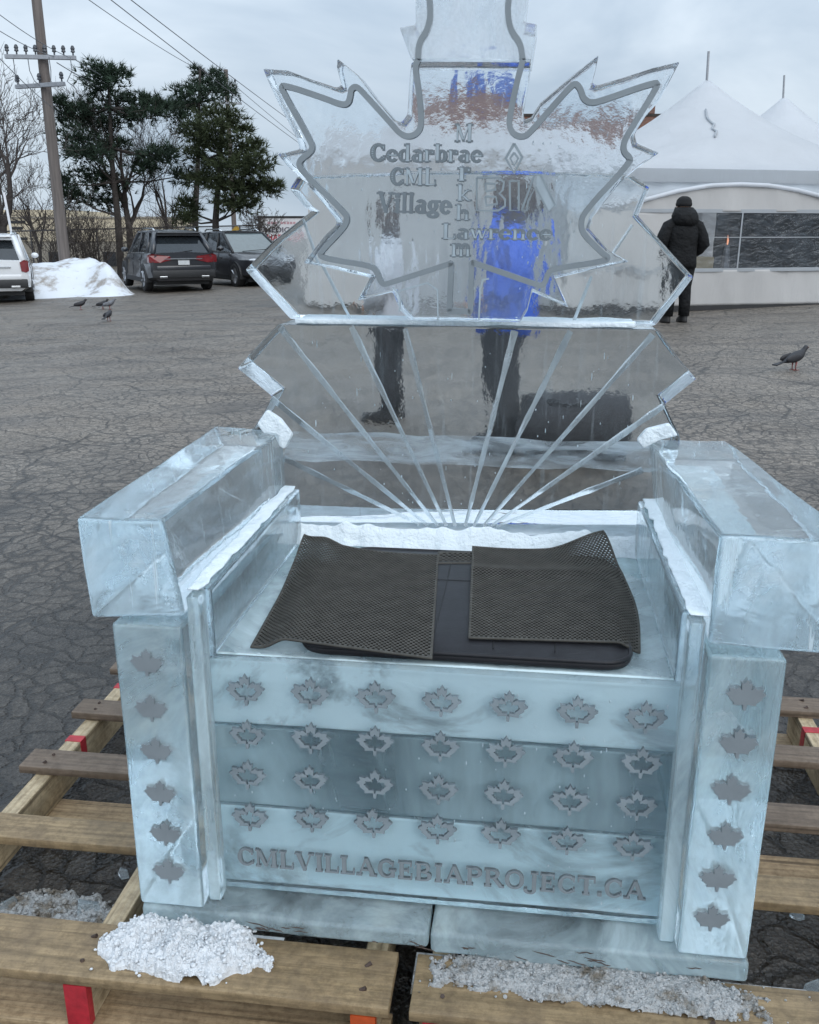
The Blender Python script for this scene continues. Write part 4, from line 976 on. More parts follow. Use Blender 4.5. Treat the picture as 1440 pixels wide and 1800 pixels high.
# yellow road sign
yp = gp(420, 46); yo = thing('warning_sign', 'small yellow diamond road sign beside the dark van roof', 'sign', yp); zc = at(420, 408, 46).z - yp.z
b = MB(); b.prism([(0, .33), (.33, 0), (0, -.33), (-.33, 0)], lambda p: (p[0], -.03, zc + p[1]), lambda p: (p[0], -.01, zc + p[1])); b.build('sign_plate', plain('sign_yellow', (.55, .33, .03), .5, bstr=0), yo)
b = MB(); b.tube([(0, .02, -.2), (0, .02, zc + .2)], .035, 8); b.build('post', M['steel'], yo)
# white marker mast by the white car
mp_ = gp(37, 27.5); mo = thing('plastic_wrapped_pole', 'thin white pole with clear plastic wrap behind the white car', 'pole', mp_); zc = at(31, 338, 27.5).z - mp_.z
b = MB(); b.tube([(.0, 0, 0), (-.03, 0, zc * .5), (-.13, 0, zc)], .035, 8); b.build('pole', M['sign_white'], mo)
b = MB(); b.tube([(.06, -.05, .9), (.04, -.05, 1.25), (-.02, -.05, 1.62), (-.05, -.04, 1.75)], [.15, .24, .17, .10], 10); b.build('wrap', plain('hazy_plastic', (.45, .52, .55), .3, bstr=.5, bdist=.05), mo, smooth=True, disp=wob(.06, 6, 2))
# fence
M['fence'] = plain('fence_steel', (.10, .10, .105), .6, metal=.3, bstr=0)
f0, f1 = gp(-60, 36), gp(470, 44); fo = thing('chain_fence', 'thin wire fence with posts behind the snow bank', 'fence', f0)
dv = f1 - f0; zf = at(150, 403, 38).z - gp(150, 38).z
b = MB(); b.tube([(0, 0, zf), tuple(dv + Vector((0, 0, zf)))], .03, 6); b.build('rail', M['fence'], fo)
for i in range(11):
    p = dv * (i / 10); q = MB(); q.tube([tuple(p + Vector((0, 0, -.3))), tuple(p + Vector((0, 0, zf + .02)))], .035, 6); q.build('post', M['fence'], fo)
b = MB()
for i in range(230):
    p = dv * (i / 230); q = dv * min(1, (i + 6) / 230); b.tube([tuple(p + Vector((0, 0, .05))), tuple(q + Vector((0, 0, zf)))], .004, 3, cap=False); b.tube([tuple(q + Vector((0, 0, .05))), tuple(p + Vector((0, 0, zf)))], .004, 3, cap=False)
b.build('wire_mesh', M['fence'], fo, recalc=False)
# brick building beyond the tent
def brick(name='brick', c1=(.22, .095, .062), c2=(.15, .065, .045)):
    m, n, l, p = newmat(name); t = n.new('ShaderNodeTexCoord'); mp = n.new('ShaderNodeMapping'); mp.inputs['Rotation'].default_value = (math.pi / 2, 0, 0)
    l.new(t.outputs['Object'], mp.inputs[0]); br = n.new('ShaderNodeTexBrick'); br.inputs['Scale'].default_value = 3.5; l.new(mp.outputs[0], br.inputs['Vector'])
    br.inputs['Color1'].default_value = (*c1, 1); br.inputs['Color2'].default_value = (*c2, 1); br.inputs['Mortar'].default_value = (.2, .18, .16, 1)
    l.new(br.outputs['Color'], p.inputs['Base Color']); p.inputs['Roughness'].default_value = .85; return m
M['brick'] = brick()
M['blue_panel'] = plain('blue_fascia', (.02, .10, .42), .45, bstr=0)
Yb = 46; a = at(1155, 300, Yb); c_ = at(735, 300, Yb); e_ = at(912, 300, Yb)
bb = thing('brick_building', 'brown brick building standing behind the white tent', 'building', (0, Yb, 0))
zlow, zhigh = at(1155, 204, Yb).z, at(900, 128, Yb).z
b = MB(); b.box(e_.x, a.x, 0, 9, -.5, zlow); b.build('wing_wall', M['brick'], bb)
b = MB(); b.box(c_.x, e_.x - .002, -.4, 9, -.5, zhigh - .9); b.build('wall', M['brick'], bb)
b = MB(); b.box(c_.x + 2.4, e_.x, -.55, 9, zhigh - .898, zhigh); b.build('fascia', M['blue_panel'], bb)
b = MB(); b.box(e_.x + .004, a.x + .05, -.05, 9.05, zlow + .001, zlow + .10); b.build('roof', M['bark'], bb)
b = MB(); b.box(a.x - .45, a.x - .2, .4, .7, zlow + .162, zlow + .55); b.build('chimney', M['brick'], bb)
# ------------------------------------------------------------------ tent
def tentmat(name, col, transl=.45):
    m, n, l, p = newmat(name); v = coords(n, l); f = noise_n(n, l, v, 1.1, 6, .6)
    l.new(ramp(n, l, f, [(.3, tuple(x * .90 for x in col)), (.7, col)]), p.inputs['Base Color']); p.inputs['Roughness'].default_value = .42; p.inputs['Transmission Weight'].default_value = 0
    p.inputs['Specular IOR Level'].default_value = .35
    vs = coords(n, l, (1.6, 1.6, .35)); l.new(bump(n, l, noise_n(n, l, vs, 1.6, 4, .5, .8), .35, .12), p.inputs['Normal'])
    t = n.new('ShaderNodeBsdfTranslucent'); t.inputs['Color'].default_value = (*col, 1); mx = n.new('ShaderNodeMixShader'); mx.inputs[0].default_value = transl
    l.new(p.outputs[0], mx.inputs[1]); l.new(t.outputs[0], mx.inputs[2]); l.new(mx.outputs[0], n['Material Output'].inputs['Surface']); return m
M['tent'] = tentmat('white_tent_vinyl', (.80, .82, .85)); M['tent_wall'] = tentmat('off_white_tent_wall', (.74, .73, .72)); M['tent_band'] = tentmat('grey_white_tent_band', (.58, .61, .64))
def clearvinyl():
    m, n, l, p = newmat('clear_vinyl'); n.remove(p); v = coords(n, l, (1.0, 1, 1.7))
    g = n.new('ShaderNodeBsdfGlossy'); g.inputs['Roughness'].default_value = .12; g.inputs['Color'].default_value = (.8, .85, .9, 1)
    t = n.new('ShaderNodeBsdfTransparent'); t.inputs['Color'].default_value = (.80, .82, .84, 1)
    fr = n.new('ShaderNodeFresnel'); fr.inputs['IOR'].default_value = 1.6; nb = bump(n, l, noise_n(n, l, v, 3.2, 5, .6, .6), .8, .09)
    l.new(nb, g.inputs['Normal']); l.new(nb, fr.inputs['Normal']); mx = n.new('ShaderNodeMixShader')
    l.new(fr.outputs[0], mx.inputs[0]); l.new(t.outputs[0], mx.inputs[1]); l.new(g.outputs[0], mx.inputs[2]); l.new(mx.outputs[0], n['Material Output'].inputs['Surface']); return m
M['vinyl'] = clearvinyl()
TG = gp(1300, 17.0); TA = math.radians(13)
tent = thing('event_tent', 'large white event tent with two peaked roofs and clear window walls', 'tent', TG, TA)
TI = Matrix.Rotation(-TA, 3, 'Z')
def tl(p): return TI @ (Vector(p) - TG)
def tpx(px, py, depth=0):                        # pixel -> tent local on the plane y = depth
    d = ray(px, py); n_ = Matrix.Rotation(TA, 3, 'Z') @ Vector((0, 1, 0)); o = TG + n_ * depth
    return tl(CAM + d * (n_.dot(o - CAM) / n_.dot(d)))
zE = tpx(1300, 298).z; X0, X1 = tpx(985, 400).x, 9.5; D0, D1 = 0.0, 15.0
pk1 = tl(at(1243, 148, 21.2)); pk2 = tl(at(1378, 176, 28.5))
def roofz(x, y):
    z = zE
    for pk, k in ((pk1, 3.75), (pk2, 4.6)):
        r = math.hypot(x - pk.x, (y - pk.y) * .85); t = max(0, 1 - r / k)
        z = max(z, zE + .12 + (pk.z - zE - .12) * (t ** 1.75))
    ed = min(x - X0, X1 - x, y - D0, D1 - y); return zE + (z - zE) * sm(0, 1.6, ed) + .12 * sm(0, 2, ed)
b = MB(); N1, N2 = 110, 90
for i in range(N1 + 1):
    for j in range(N2 + 1):
        x = X0 + (X1 - X0) * i / N1; y = D0 + (D1 - D0) * j / N2; b.v.append((x, y, roofz(x, y) + .012 * noise.noise(Vector((x * 1.3, y * 1.3, 0)))))
for i in range(N1):
    for j in range(N2): a = i * (N2 + 1) + j; b.face((a, a + N2 + 1, a + N2 + 2, a + 1))
roof = b.build('roof', M['tent'], tent, smooth=True, recalc=False)
for pk, e in ((pk1, at(1246, 90, 21.2)), (pk2, at(1379, 132, 28.5))):
    b = MB(); b.tube([(pk.x, pk.y, .1), tuple(pk)], .07, 8); b.tube([tuple(pk - Vector((0, 0, .3))), tuple(tl(e))], .03, 6); b.build('mast', M['steel'], tent)
    b = MB(); b.tube([(pk.x, pk.y, pk.z - .16), (pk.x, pk.y, pk.z + .05)], [.2, .05], 10); b.build('peak_cap', M['tent'], roof)
# lifting rope hanging on the near peak
b = MB(); q = [(1241, 192), (1243, 206), (1250, 214), (1256, 218), (1252, 226), (1260, 230), (1257, 240)]; pts = []
for x, y in q:
    Y = 16.5
    while Y < 22:
        p = tl(at(x, y, Y))
        if p.y > D0 and p.z < roofz(p.x, p.y) + .03: break
        Y += .03
    pts.append(p)
b.tube(pts, .022, 6); b.build('rope', M['tent_band'], roof, smooth=True)
# band under the eave
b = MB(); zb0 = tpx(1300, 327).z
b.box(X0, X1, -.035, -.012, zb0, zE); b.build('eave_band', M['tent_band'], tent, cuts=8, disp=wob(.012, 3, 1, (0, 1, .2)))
# side walls + back
b = MB(); b.box(X0 - .01, X0 + .015, .05, D1, 0, zE - .03); b.build('side_curtain', M['tent_wall'], tent)
b = MB(); b.box(X0, X1, D1 - .03, D1, 0, zE - .03); b.build('back_curtain', M['tent_wall'], tent)
# front wall panel: arched top, window strip, skirt
YF = -.45
def fp(px, py): return tpx(px, py, YF)
xa, xb = fp(992, 400).x, 7.6
zw1, zw0 = fp(1300, 372).z, fp(1300, 474).z
archp = [fp(992, 368), fp(1040, 366), fp(1085, 362), fp(1130, 353), fp(1190, 337), fp(1250, 327), (fp(1300, 325)), fp(1350, 327), fp(1400, 335), fp(1445, 346), fp(1520, 362)]
arch = [(p.x, p.z) for p in archp] + [(xb, fp(1530, 372).z)]
def sheet(name, xs, zlo, zhi, amp, mt, yb=YF, seed=0, freq=2.2):
    b = MB(); n, mm = len(xs) - 1, 16
    for i, x in enumerate(xs):
        for j in range(mm + 1):
            t = j / mm; z = zlo(x) * (1 - t) + zhi(x) * t
            f_ = noise.noise(Vector((x * freq, z * .5, seed))) + .5 * noise.noise(Vector((x * freq * 2.3 + z * .9, z * .9, seed + 3)))
            b.v.append((x, yb + amp * f_, z))
    for i in range(n):
        for j in range(mm): a = i * (mm + 1) + j; b.face((a, a + mm + 1, a + mm + 2, a + 1))
    o = b.build(name, M[mt], tent, smooth=True, recalc=False)
    if mt == 'vinyl': return o
    s_ = o.modifiers.new('thick', 'SOLIDIFY'); s_.thickness = .006; return o
def interp(tab, x):
    if x <= tab[0][0]: return tab[0][1]
    for (a, b_), (c_, d) in zip(tab, tab[1:]):
        if x <= c_: return b_ + (d - b_) * (x - a) / (c_ - a)
    return tab[-1][1]
XS = [xa + (xb - xa) * i / 150 for i in range(151)]
sheet('wall_top', XS, lambda x: zw1, lambda x: max(zw1 + .03, interp(arch, x)), .055, 'tent_wall', seed=1, freq=1.6)
sheet('skirt', XS, lambda x: .06, lambda x: zw0, .055, 'tent_wall', seed=2, freq=1.8)
b = MB(); b.tube([(p[0], YF - .02, p[1] + .01) for p in arch], .035, 8); b.build('arch_pipe', M['tent'], tent, smooth=True)
b = MB(); b.box(xa, xb, YF - .012, YF - .004, zw1 - .02, zw1 + .04); b.box(xa, xb, YF - .014, YF - .004, zw0 - .03, zw0 + .03); b.build('hem', M['tent_band'], tent)
b = MB(); b.box(xa, xb, YF - .02, YF + .03, -.02, .055); b.build('ground_bar', M['black_metal'], tent)
xw = fp(1215, 420).x
sheet('window', [xw + (xb - xw) * i / 120 for i in range(121)], lambda x: zw0 + .01, lambda x: zw1 - .01, .022, 'vinyl', YF + .004, 5, 3)
b = MB(); zm = fp(1300, 417).z; b.box(xw, xb, YF - .012, YF - .006, zm - .006, zm + .006)
for px in (1301, 1216): x = fp(px, 420).x; b.box(x - .012, x + .012, YF - .013, YF - .007, zw0, zw1)
b.build('window_seam', M['tent_band'], tent)
sheet('side_panel', [xa + (xw - xa) * i / 20 for i in range(21)], lambda x: zw0 - .02, lambda x: zw1, .02, 'tent_wall', YF + .002, 7)
# canopy between the roof eave and the front wall
b = MB(); k = [(x, z) for x, z in arch]; n = len(k)
b.v = [(x, YF - .01, z) for x, z in k] + [(x, -.04, max(z + .05, zb0 + .05)) for x, z in k]
for i in range(n - 1): b.face((i, i + 1, n + i + 1, n + i))
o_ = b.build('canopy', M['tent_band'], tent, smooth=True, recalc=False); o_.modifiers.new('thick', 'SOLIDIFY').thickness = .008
# things seen through the window
M['inside_dark'] = plain('dark_curtain', (.11, .12, .13), .8, vary=.5, scale=2)
b = MB(); x = fp(1326, 420).x; b.box(x, xb, .8, .84, 0, 2.0); b.build('inner_curtain', M['inside_dark'], tent, cuts=10, disp=wob(.06, 2.5, 3, (0, 1, 0)))
b = MB(); x0, x1 = fp(1258, 420).x, fp(1300, 420).x; b.box(x0, x1, .3, .7, .05, .86); b.build('counter', M['stucco'], tent, bev=.01)
b = MB(); b.box(fp(1150, 420).x, fp(1300, 420).x, .85, .88, .3, 1.75); b.build('inner_screen', M['tent_wall'], tent)
fl = bpy.data.materials.new('heater_flame'); fl.use_nodes = True; p = fl.node_tree.nodes['Principled BSDF']; p.inputs['Emission Color'].default_value = (1, .32, .08, 1); p.inputs['Emission Strength'].default_value = .8; M['flame'] = fl
b = MB(); p0 = tpx(1279, 428, .75); b.tube([tuple(p0 + Vector((0, 0, -.02))), tuple(p0 + Vector((.006, 0, .05))), tuple(p0 + Vector((-.006, 0, .15)))], [.012, .018, .003], 8); b.build('heater_flame', fl, tent)
b = MB(); b.tube([(p0.x, p0.y, .02), tuple(p0 - Vector((0, 0, .03)))], [.14, .05], 8); b.build('heater', M['steel'], tent)
# lower annex tent behind the throne
annex = thing('annex_tent', 'plain white tent wall standing behind the ice leaf', 'tent', gp(800, 19.5), math.radians(6))
za = at(800, 235, 19.5).z - gp(800, 19.5).z; x0 = -3.0; x1 = 3.55
b = MB(); b.box(x0, x1, 0, 4, .02, za - .55); b.build('wall', M['tent_wall'], annex, cuts=6, disp=wob(.03, 1.6, 4, (0, 1, 0)))
b = MB(); b.prism([(x0 - .15, za - .55), (x1 + .15, za - .55), (x1 - .9, za + .1), ((x0 + x1) / 2, za + .25), (x0 + .9, za + .1)], lambda p: (p[0], -.1, p[1]), lambda p: (p[0], 4.1, p[1])); b.build('roof', M['tent'], annex)

# ------------------------------------------------------------------ cars
M['tyre'] = plain('tyre', (.016, .016, .017), .8, bstr=.2); M['rim'] = plain('alloy', (.42, .43, .45), .3, metal=.8, bstr=0)
M['plastic'] = plain('black_plastic', (.022, .023, .025), .55, vary=.2, bstr=0); M['chrome'] = plain('chrome', (.6, .62, .64), .15, metal=1, bstr=0)
M['tail'] = plain('tail_lens', (.17, .010, .014), .15, vary=.25, bstr=0, coat=.6); M['car_glass'] = plain('car_glass', (.018, .022, .026), .05, bstr=0, coat=.3)
M['wind_glass'] = plain('windscreen', (.06, .085, .09), .04, bstr=0, coat=.5); M['plate'] = plain('plate', (.55, .57, .58), .5, bstr=0)
M['lamp_clear'] = plain('headlight_lens', (.5, .52, .55), .1, bstr=0, coat=.5)
def carpaint(nm, col, dirt=.3):
    m, n, l, p = newmat(nm); v = coords(n, l); s = n.new('ShaderNodeSeparateXYZ'); l.new(v, s.inputs[0])
    mr = n.new('ShaderNodeMapRange'); mr.inputs['From Min'].default_value = .95; mr.inputs['From Max'].default_value = .3; l.new(s.outputs['Z'], mr.inputs[0])
    mu = n.new('ShaderNodeMath'); mu.operation = 'MULTIPLY'; l.new(mr.outputs[0], mu.inputs[0]); l.new(noise_n(n, l, v, 4, 7, .7), mu.inputs[1])
    m2 = n.new('ShaderNodeMath'); m2.operation = 'MULTIPLY'; m2.inputs[1].default_value = dirt * 2; l.new(mu.outputs[0], m2.inputs[0])
    l.new(mixc(n, l, m2.outputs[0], col, (.16, .15, .14)), p.inputs['Base Color']); p.inputs['Roughness'].default_value = .35; p.inputs['Coat Weight'].default_value = .7; p.inputs['Coat Roughness'].default_value = .06
    return m
def suv(label, rear, heading, paint, L=4.85, Wd=1.93, H=1.70, van=False, tall=False, group='parked cars'):
    """rear: ground point under the middle of the tail; x forward, y to its left"""
    o = thing('parked_car', label, 'car', rear, heading, group); P = paint; hw = Wd / 2
    zb, belt = .30, (1.08 if not van else 1.10)
    def ringy(x, wlo, wmid, wtop, zlo, ztop, crown=.03):
        pts = [(-.0, zlo), (wlo * .8, zlo), (wlo, zlo + .10), (wmid, .62), (wmid * .995, .84), (wtop, ztop - .04), (wtop * .94, ztop), (0, ztop + crown)]
        full = pts + [(-a, z) for a, z in reversed(pts[1:-1])]
        return [(x, a, z) for a, z in full]
    st = [(0.02, hw * .84, hw * .90, hw * .82, .42, belt), (.07, hw * .92, hw * .965, hw * .87, .32, belt + .005), (.35, hw * .97, hw * 1.0, hw * .92, zb, belt + .01), (1.2, hw, hw * 1.0, hw * .93, zb - .04, belt), (2.6, hw, hw, hw * .93, zb - .04, belt - .03),
          (L - 1.25, hw, hw * .99, hw * .90, zb - .02, belt - .05), (L - .8, hw * .98, hw * .97, hw * .84, zb, belt - .10), (L - .28, hw * .92, hw * .90, hw * .74, zb, belt - .19), (L - .07, hw * .80, hw * .78, hw * .62, .34, belt - .30), (L, hw * .64, hw * .64, hw * .52, .42, belt - .40)]
    b = MB(); b.loft([ringy(*s) for s in st]); body = b.build('body', P, o, smooth=True, sharp=38)
    # glasshouse
    xr0, xr1 = (.10, .62); xf1, xf0 = L - 2.35, L - 1.30
    if van: xr0, xr1 = .05, .4
    zr = H - .03
    def gl_(x, w0, w1, z0, z1): return x, w0, w1, z0, z1
    rb, rt, fb, ft = hw * .86, hw * .66, hw * .86, hw * .70
    gv = [(xr0, -rb, belt), (xr0, rb, belt), (xr1, rt, zr - .05), (xr1, -rt, zr - .05), (xf0, -fb, belt - .05), (xf0, fb, belt - .05), (xf1, ft, zr - .02), (xf1, -ft, zr - .02), (2.0, ft * 1.02, zr), (2.0, -ft * 1.02, zr)]
    b = MB(); b.v = gv
    b.face((0, 3, 2, 1), 0); b.face((4, 5, 6, 7), 1); b.face((1, 2, 8, 6, 5), 0); b.face((0, 4, 7, 9, 3), 0); b.face((3, 9, 8, 2), 0); b.face((9, 7, 6, 8), 0); b.face((0, 1, 5, 4), 0)
    b.build('window_glass', [M['car_glass'], M['wind_glass']], body)
    # roof and pillars in paint
    b = MB()
    rr_ = [[(x, -w, z - .035), (x, -w * .97, z + .012), (x, -w * .5, z + .035), (x, 0, z + .042), (x, w * .5, z + .035), (x, w * .97, z + .012), (x, w, z - .035), (x, 0, z - .03)] for x, w, z in ((xr1 - .20, rt * .96, zr - .09), (xr1 + .02, rt * 1.03, zr - .035), (1.3, ft * 1.04, zr + .005), (2.0, ft * 1.05, zr + .008), (xf1 + .04, ft * 1.03, zr - .02))]
    b.loft(rr_); b.build('roof', P, body, smooth=True, sharp=40)
    for s in (-1, 1):
        for pth, rd in (([(xr0 - .01, s * rb, belt - .03), (xr1 - .06, s * rt, zr - .05)], .075), ([(xf0 + .02, s * fb, belt - .07), (xf1 + .02, s * ft * 1.01, zr - .03)], .045),
                        ([(xr0 + .75, s * rb * .995, belt - .03), (xr1 + .55, s * rt * 1.02, zr - .03)], .055), ([(2.05, s * (rb + .005), belt - .05), (1.95, s * (ft * 1.03), zr - .02)], .03)):
            b = MB(); b.tube(pth, rd, 8); b.build('pillar', P if not van else M['plastic'], body, smooth=True)
    for s in (-1, 1):
        b = MB(); b.tube([(xr1 + .15, s * rt * .93, zr + .02), (xr1 + .3, s * rt * .95, zr + .075), (xf1 - .4, s * ft * .95, zr + .085), (xf1 - .2, s * ft * .95, zr + .03)], .022, 6); b.build('roof_rail', M['chrome'], body, smooth=True)
        b = MB(); b.ell((xf0 - .45, s * (hw + .08), belt + .06), (.09, .11, .075), 10, 6); b.build('wing_mirror', P, body, smooth=True)
        # window trim + door lines
        b = MB(); b.tube([(.55, s * hw * .937, belt + .006), (xf0 - .2, s * hw * .935, belt - .035)], .012, 5); b.build('window_trim', M['chrome'], body)
        b = MB(); 
        for x in (1.25, 2.35, 3.35): b.tube([(x, s * hw * 1.002, .42), (x + .02, s * hw * 1.003, .62), (x + .02, s * hw * .998, .84), (x + .02, s * hw * .945, belt - .05)], .007, 4)
        b.build('door_seam', M['plastic'], body)
        for x in (1.45, 2.5): b = MB(); b.box(x, x + .2, s * hw * .985 - .02, s * hw * .985 + .025, .87, .90); b.build('door_handle', P, body, bev=.006)
        b = MB(); b.box(.95, L - 1.35, s * (hw - .03), s * (hw + .012) if s > 0 else s * (hw + .012), zb - .05, zb + .08) if s > 0 else b.box(.95, L - 1.35, -(hw + .012), -(hw - .03), zb - .05, zb + .08); b.build('sill_trim', M['plastic'], body)
    # tailgate
    b = MB(); b.box(-.012, .10, -hw * .93, hw * .93, .40, .62); b.build('bumper', M['plastic'] if not van else P, body, bev=.03, sharp=40, cuts=1)
    b = MB(); b.box(-.004, .06, -hw * .80, hw * .80, .60, .74); b.build('bumper_top', P, body, bev=.03, sharp=40)
    b = MB(); b.tube([(-.0, -hw * .55, .92), (-.01, 0, .925), (0, hw * .55, .92)], .018, 6); b.build('chrome_strip', M['chrome'], body)
    b = MB(); b.box(-.012, .02, -.16, .16, .76, .88); b.build('licence_plate', M['plate'], body)
    b = MB(); b.tube([(.16, -.3, 1.15), (.12, .05, 1.11)], .012, 5); b.build('rear_wiper', M['plastic'], body)
    b = MB(); b.box(xr1 - .30, xr1 - .02, -rt * .95, rt * .95, zr - .055, zr - .02); b.build('spoiler', P, body, bev=.01)
    for s in (-1, 1):
        b = MB(); po = [(.36, .90), (.40, 1.0), (.90, 1.06), (1.0, 1.02), (1.0, .83), (.70, .82)] if not tall else [(.80, .82), (.78, 1.04), (.90, 1.10), (.99, 1.06), (.99, .82), (.90, .78)]
        k0 = [(-.012 if y < .85 else .0 + (y - .86) * .3, s * y * hw, z) for y, z in po]; k1 = [(x + .24, y * 1.004, z) for x, y, z in k0]
        b.v = k0 + k1; n = 6; b.face(range(n)); b.face([n + i for i in reversed(range(n))])
        for i in range(n): b.face((i, (i + 1) % n, n + (i + 1) % n, n + i))
        b.build('tail_light', M['tail'], body)
        b = MB(); b.box(-.022, .02, s * hw * .62 - .11, s * hw * .62 + .11, .40, .455); b.build('exhaust_tip', M['chrome'], body, bev=.01)
        b = MB(); b.ell((L - .20, s * hw * .66, belt - .28), (.22, .17, .075), 10, 6, rot=Matrix.Rotation(s * -.5, 3, 'Z')); b.build('headlight', M['lamp_clear'], body, smooth=True)
    b = MB(); b.box(L - .03, L + .012, -.5, .5, .50, .64); b.build('grille', M['plastic'], body, bev=.01)
    b = MB(); b.tube([(xf0 + .10, -.55, belt - .02), (xf0 - .05, .35, belt + .03)], .012, 5); b.build('wiper', M['plastic'], body)
    b = MB(); b.box(.3, L - .35, -hw * .8, hw * .8, .20, .30); b.build('underbody', M['plastic'], body)
    for x in (.98, L - .95):
        for s in (-1, 1):
            R_ = .365; yo = s * (hw - .10)
            b = MB(); n = 22; po = [(x + .43 * math.cos(math.pi * i / n), .36 + .43 * math.sin(math.pi * i / n)) for i in range(n + 1)] + [(x - .43, .27), (x + .43, .27)]
            b.prism(po, lambda p: (p[0], s * (hw + .004), p[1]), lambda p: (p[0], s * (hw - .25), p[1])); b.build('wheel_arch', M['plastic'], body)
            wh = bpy.data.objects.new('wheel', None); COL.objects.link(wh); wh.parent = o; wh.location = (x, yo, R_)
            prof = [(.22, -.11), (.30, -.115), (.345, -.11), (.363, -.08), (.365, 0), (.363, .08), (.345, .11), (.30, .115), (.22, .11)]
            b = MB(); ns = 28; b.loft([[(r * math.cos(6.2832 * j / ns), w, r * math.sin(6.2832 * j / ns)) for j in range(ns)] for r, w in prof], cap=False); b.build('tyre', M['tyre'], wh, smooth=True)
            b = MB(); b.loft([[(r * math.cos(6.2832 * j / ns), s * w, r * math.sin(6.2832 * j / ns)) for j in range(ns)] for r, w in ((.25, .105), (.235, .112), (.225, .06), (.05, .05), (.04, .085), (.005, .09))])
            for q in range(5):
                a = 6.2832 * q / 5 + x; b.tube([(.05 * math.cos(a), s * .08, .05 * math.sin(a)), (.23 * math.cos(a), s * .10, .23 * math.sin(a))], [.03, .036], 5)
            b.build('rim', M['rim'], wh, smooth=True, sharp=35)
    return o
paint_d = carpaint('dark_blue_grey_paint', (.016, .019, .026), .10); paint_v = carpaint('charcoal_paint', (.020, .021, .026), .10); paint_w = carpaint('white_paint', (.72, .74, .76), .25)
def rearpt(px, y): return gp(px, y)
def hd(deg): return math.radians(90 - deg)        # compass-like: degrees right of straight ahead
suv('dark blue grey car seen from behind its left corner, red tail lights', rearpt(327, 26.8), hd(-27), paint_d)
suv('charcoal van facing right, parked beside the dark car with red tail lights', gp(384, 32.5), hd(146), paint_v, L=4.6, H=1.68, van=True)
suv('white car cut by the left frame edge with one red tail light', rearpt(-12, 24.0), hd(-20), paint_w, H=1.74, tall=True)

# ------------------------------------------------------------------ pigeons
M['feather'] = plain('slate_feathers', (.018, .018, .022), .6, vary=.3, scale=14, bstr=.2); M['feather_pale'] = plain('grey_feathers', (.12, .125, .14), .6, vary=.5, scale=16, bstr=.2); M['pink'] = plain('bird_leg', (.22, .06, .055), .6, bstr=0); M['beak'] = plain('beak', (.03, .03, .03), .5, bstr=0)
def pigeon(p, rz, label, mt='feather', s=1.0, headup=1.0, group='pigeons on the asphalt'):
    o = thing('pigeon', label, 'bird', p, rz, group); o.scale = (s, s, s)
    b = MB(); sp_ = [(-.17, .085, .012, .006), (-.12, .095, .028, .014), (-.07, .115, .046, .036), (0, .135, .058, .056), (.055, .15, .056, .058), (.095, .168, .044, .048), (.115, .19 + .0 * headup, .030, .034), (.128, .215 * headup + .0, .024, .026), (.145, .235 * headup, .024, .025), (.163, .238 * headup, .016, .017), (.172, .236 * headup, .006, .007)]
    rings = []
    for i, (x, z, ry, rz_) in enumerate(sp_):
        tx = 0.0 if i < 5 else min(1, (i - 4) / 3) * .5
        rings.append([(x - math.sin(w) * rz_ * tx, math.cos(w) * ry, z + math.sin(w) * rz_) for w in [6.2832 * j / 12 for j in range(12)]])
    b.loft(rings); b.build('body', M[mt], o, smooth=True)
    for sd in (-1, 1):
        b = MB(); b.ell((-.035, sd * .047, .135), (.105, .016, .040), 12, 8, rot=Matrix.Rotation(-.16, 3, 'Y')); b.build('wing', M[mt], o, smooth=True)
        b = MB(); b.tube([(.02, sd * .025, .09), (.015, sd * .026, .045), (.02, sd * .026, .006)], [.012, .006, .005], 6)
        for a in (-.5, 0, .5, 3.14): b.tube([(.02, sd * .026, .006), (.02 + .035 * math.cos(a), sd * .026 + .035 * math.sin(a), .004)], [.004, .003], 5)
        b.build('leg', M['pink'], o, smooth=True)
        b = MB(); b.ell((.152, sd * .0225, .240 * headup), (.004, .002, .004), 6, 4); b.build('eye', plain('bird_eye', (.35, .1, .02), .3, bstr=0), o)
    b = MB(); b.tube([(.168, 0, .237 * headup), (.190, 0, .231 * headup)], [.007, .002], 6); b.build('beak', M['beak'], o)
    b = MB(); b.prism([(-.13, -.02), (-.24, -.035), (-.245, .035), (-.13, .02)], lambda p: (p[0], p[1], .100 + (p[0] + .13) * .25), lambda p: (p[0], p[1], .088 + (p[0] + .13) * .25)); b.build('tail', M[mt], o)
    return o
def pg(px, py, **k):
    y = 12.
    for _ in range(60):
        g_ = gp(px, y); d = g_ - CAM; yy = 900 - FPX * d.dot(UP) / d.dot(FW); y *= 1 + (yy - py) / 3000.
    return gp(px, y)
pigeon(pg(141, 539), .35, 'pigeon walking alone, furthest left of the group by the snow bank', s=.95)
pigeon(pg(180, 538), .1, 'dark pigeon touching the banded pigeon beside it', s=.9)
pigeon(pg(192, 539), .4, 'banded grey pigeon standing right of the dark one it touches', 'feather_pale', s=.95)
pigeon(pg(191, 562), 1.45, 'round black pigeon seen from behind, nearest of the left group', s=.95, headup=.8)
pigeon(pg(1393, 651), .35, 'single dark pigeon on the cracked asphalt right of the throne', s=1.0)

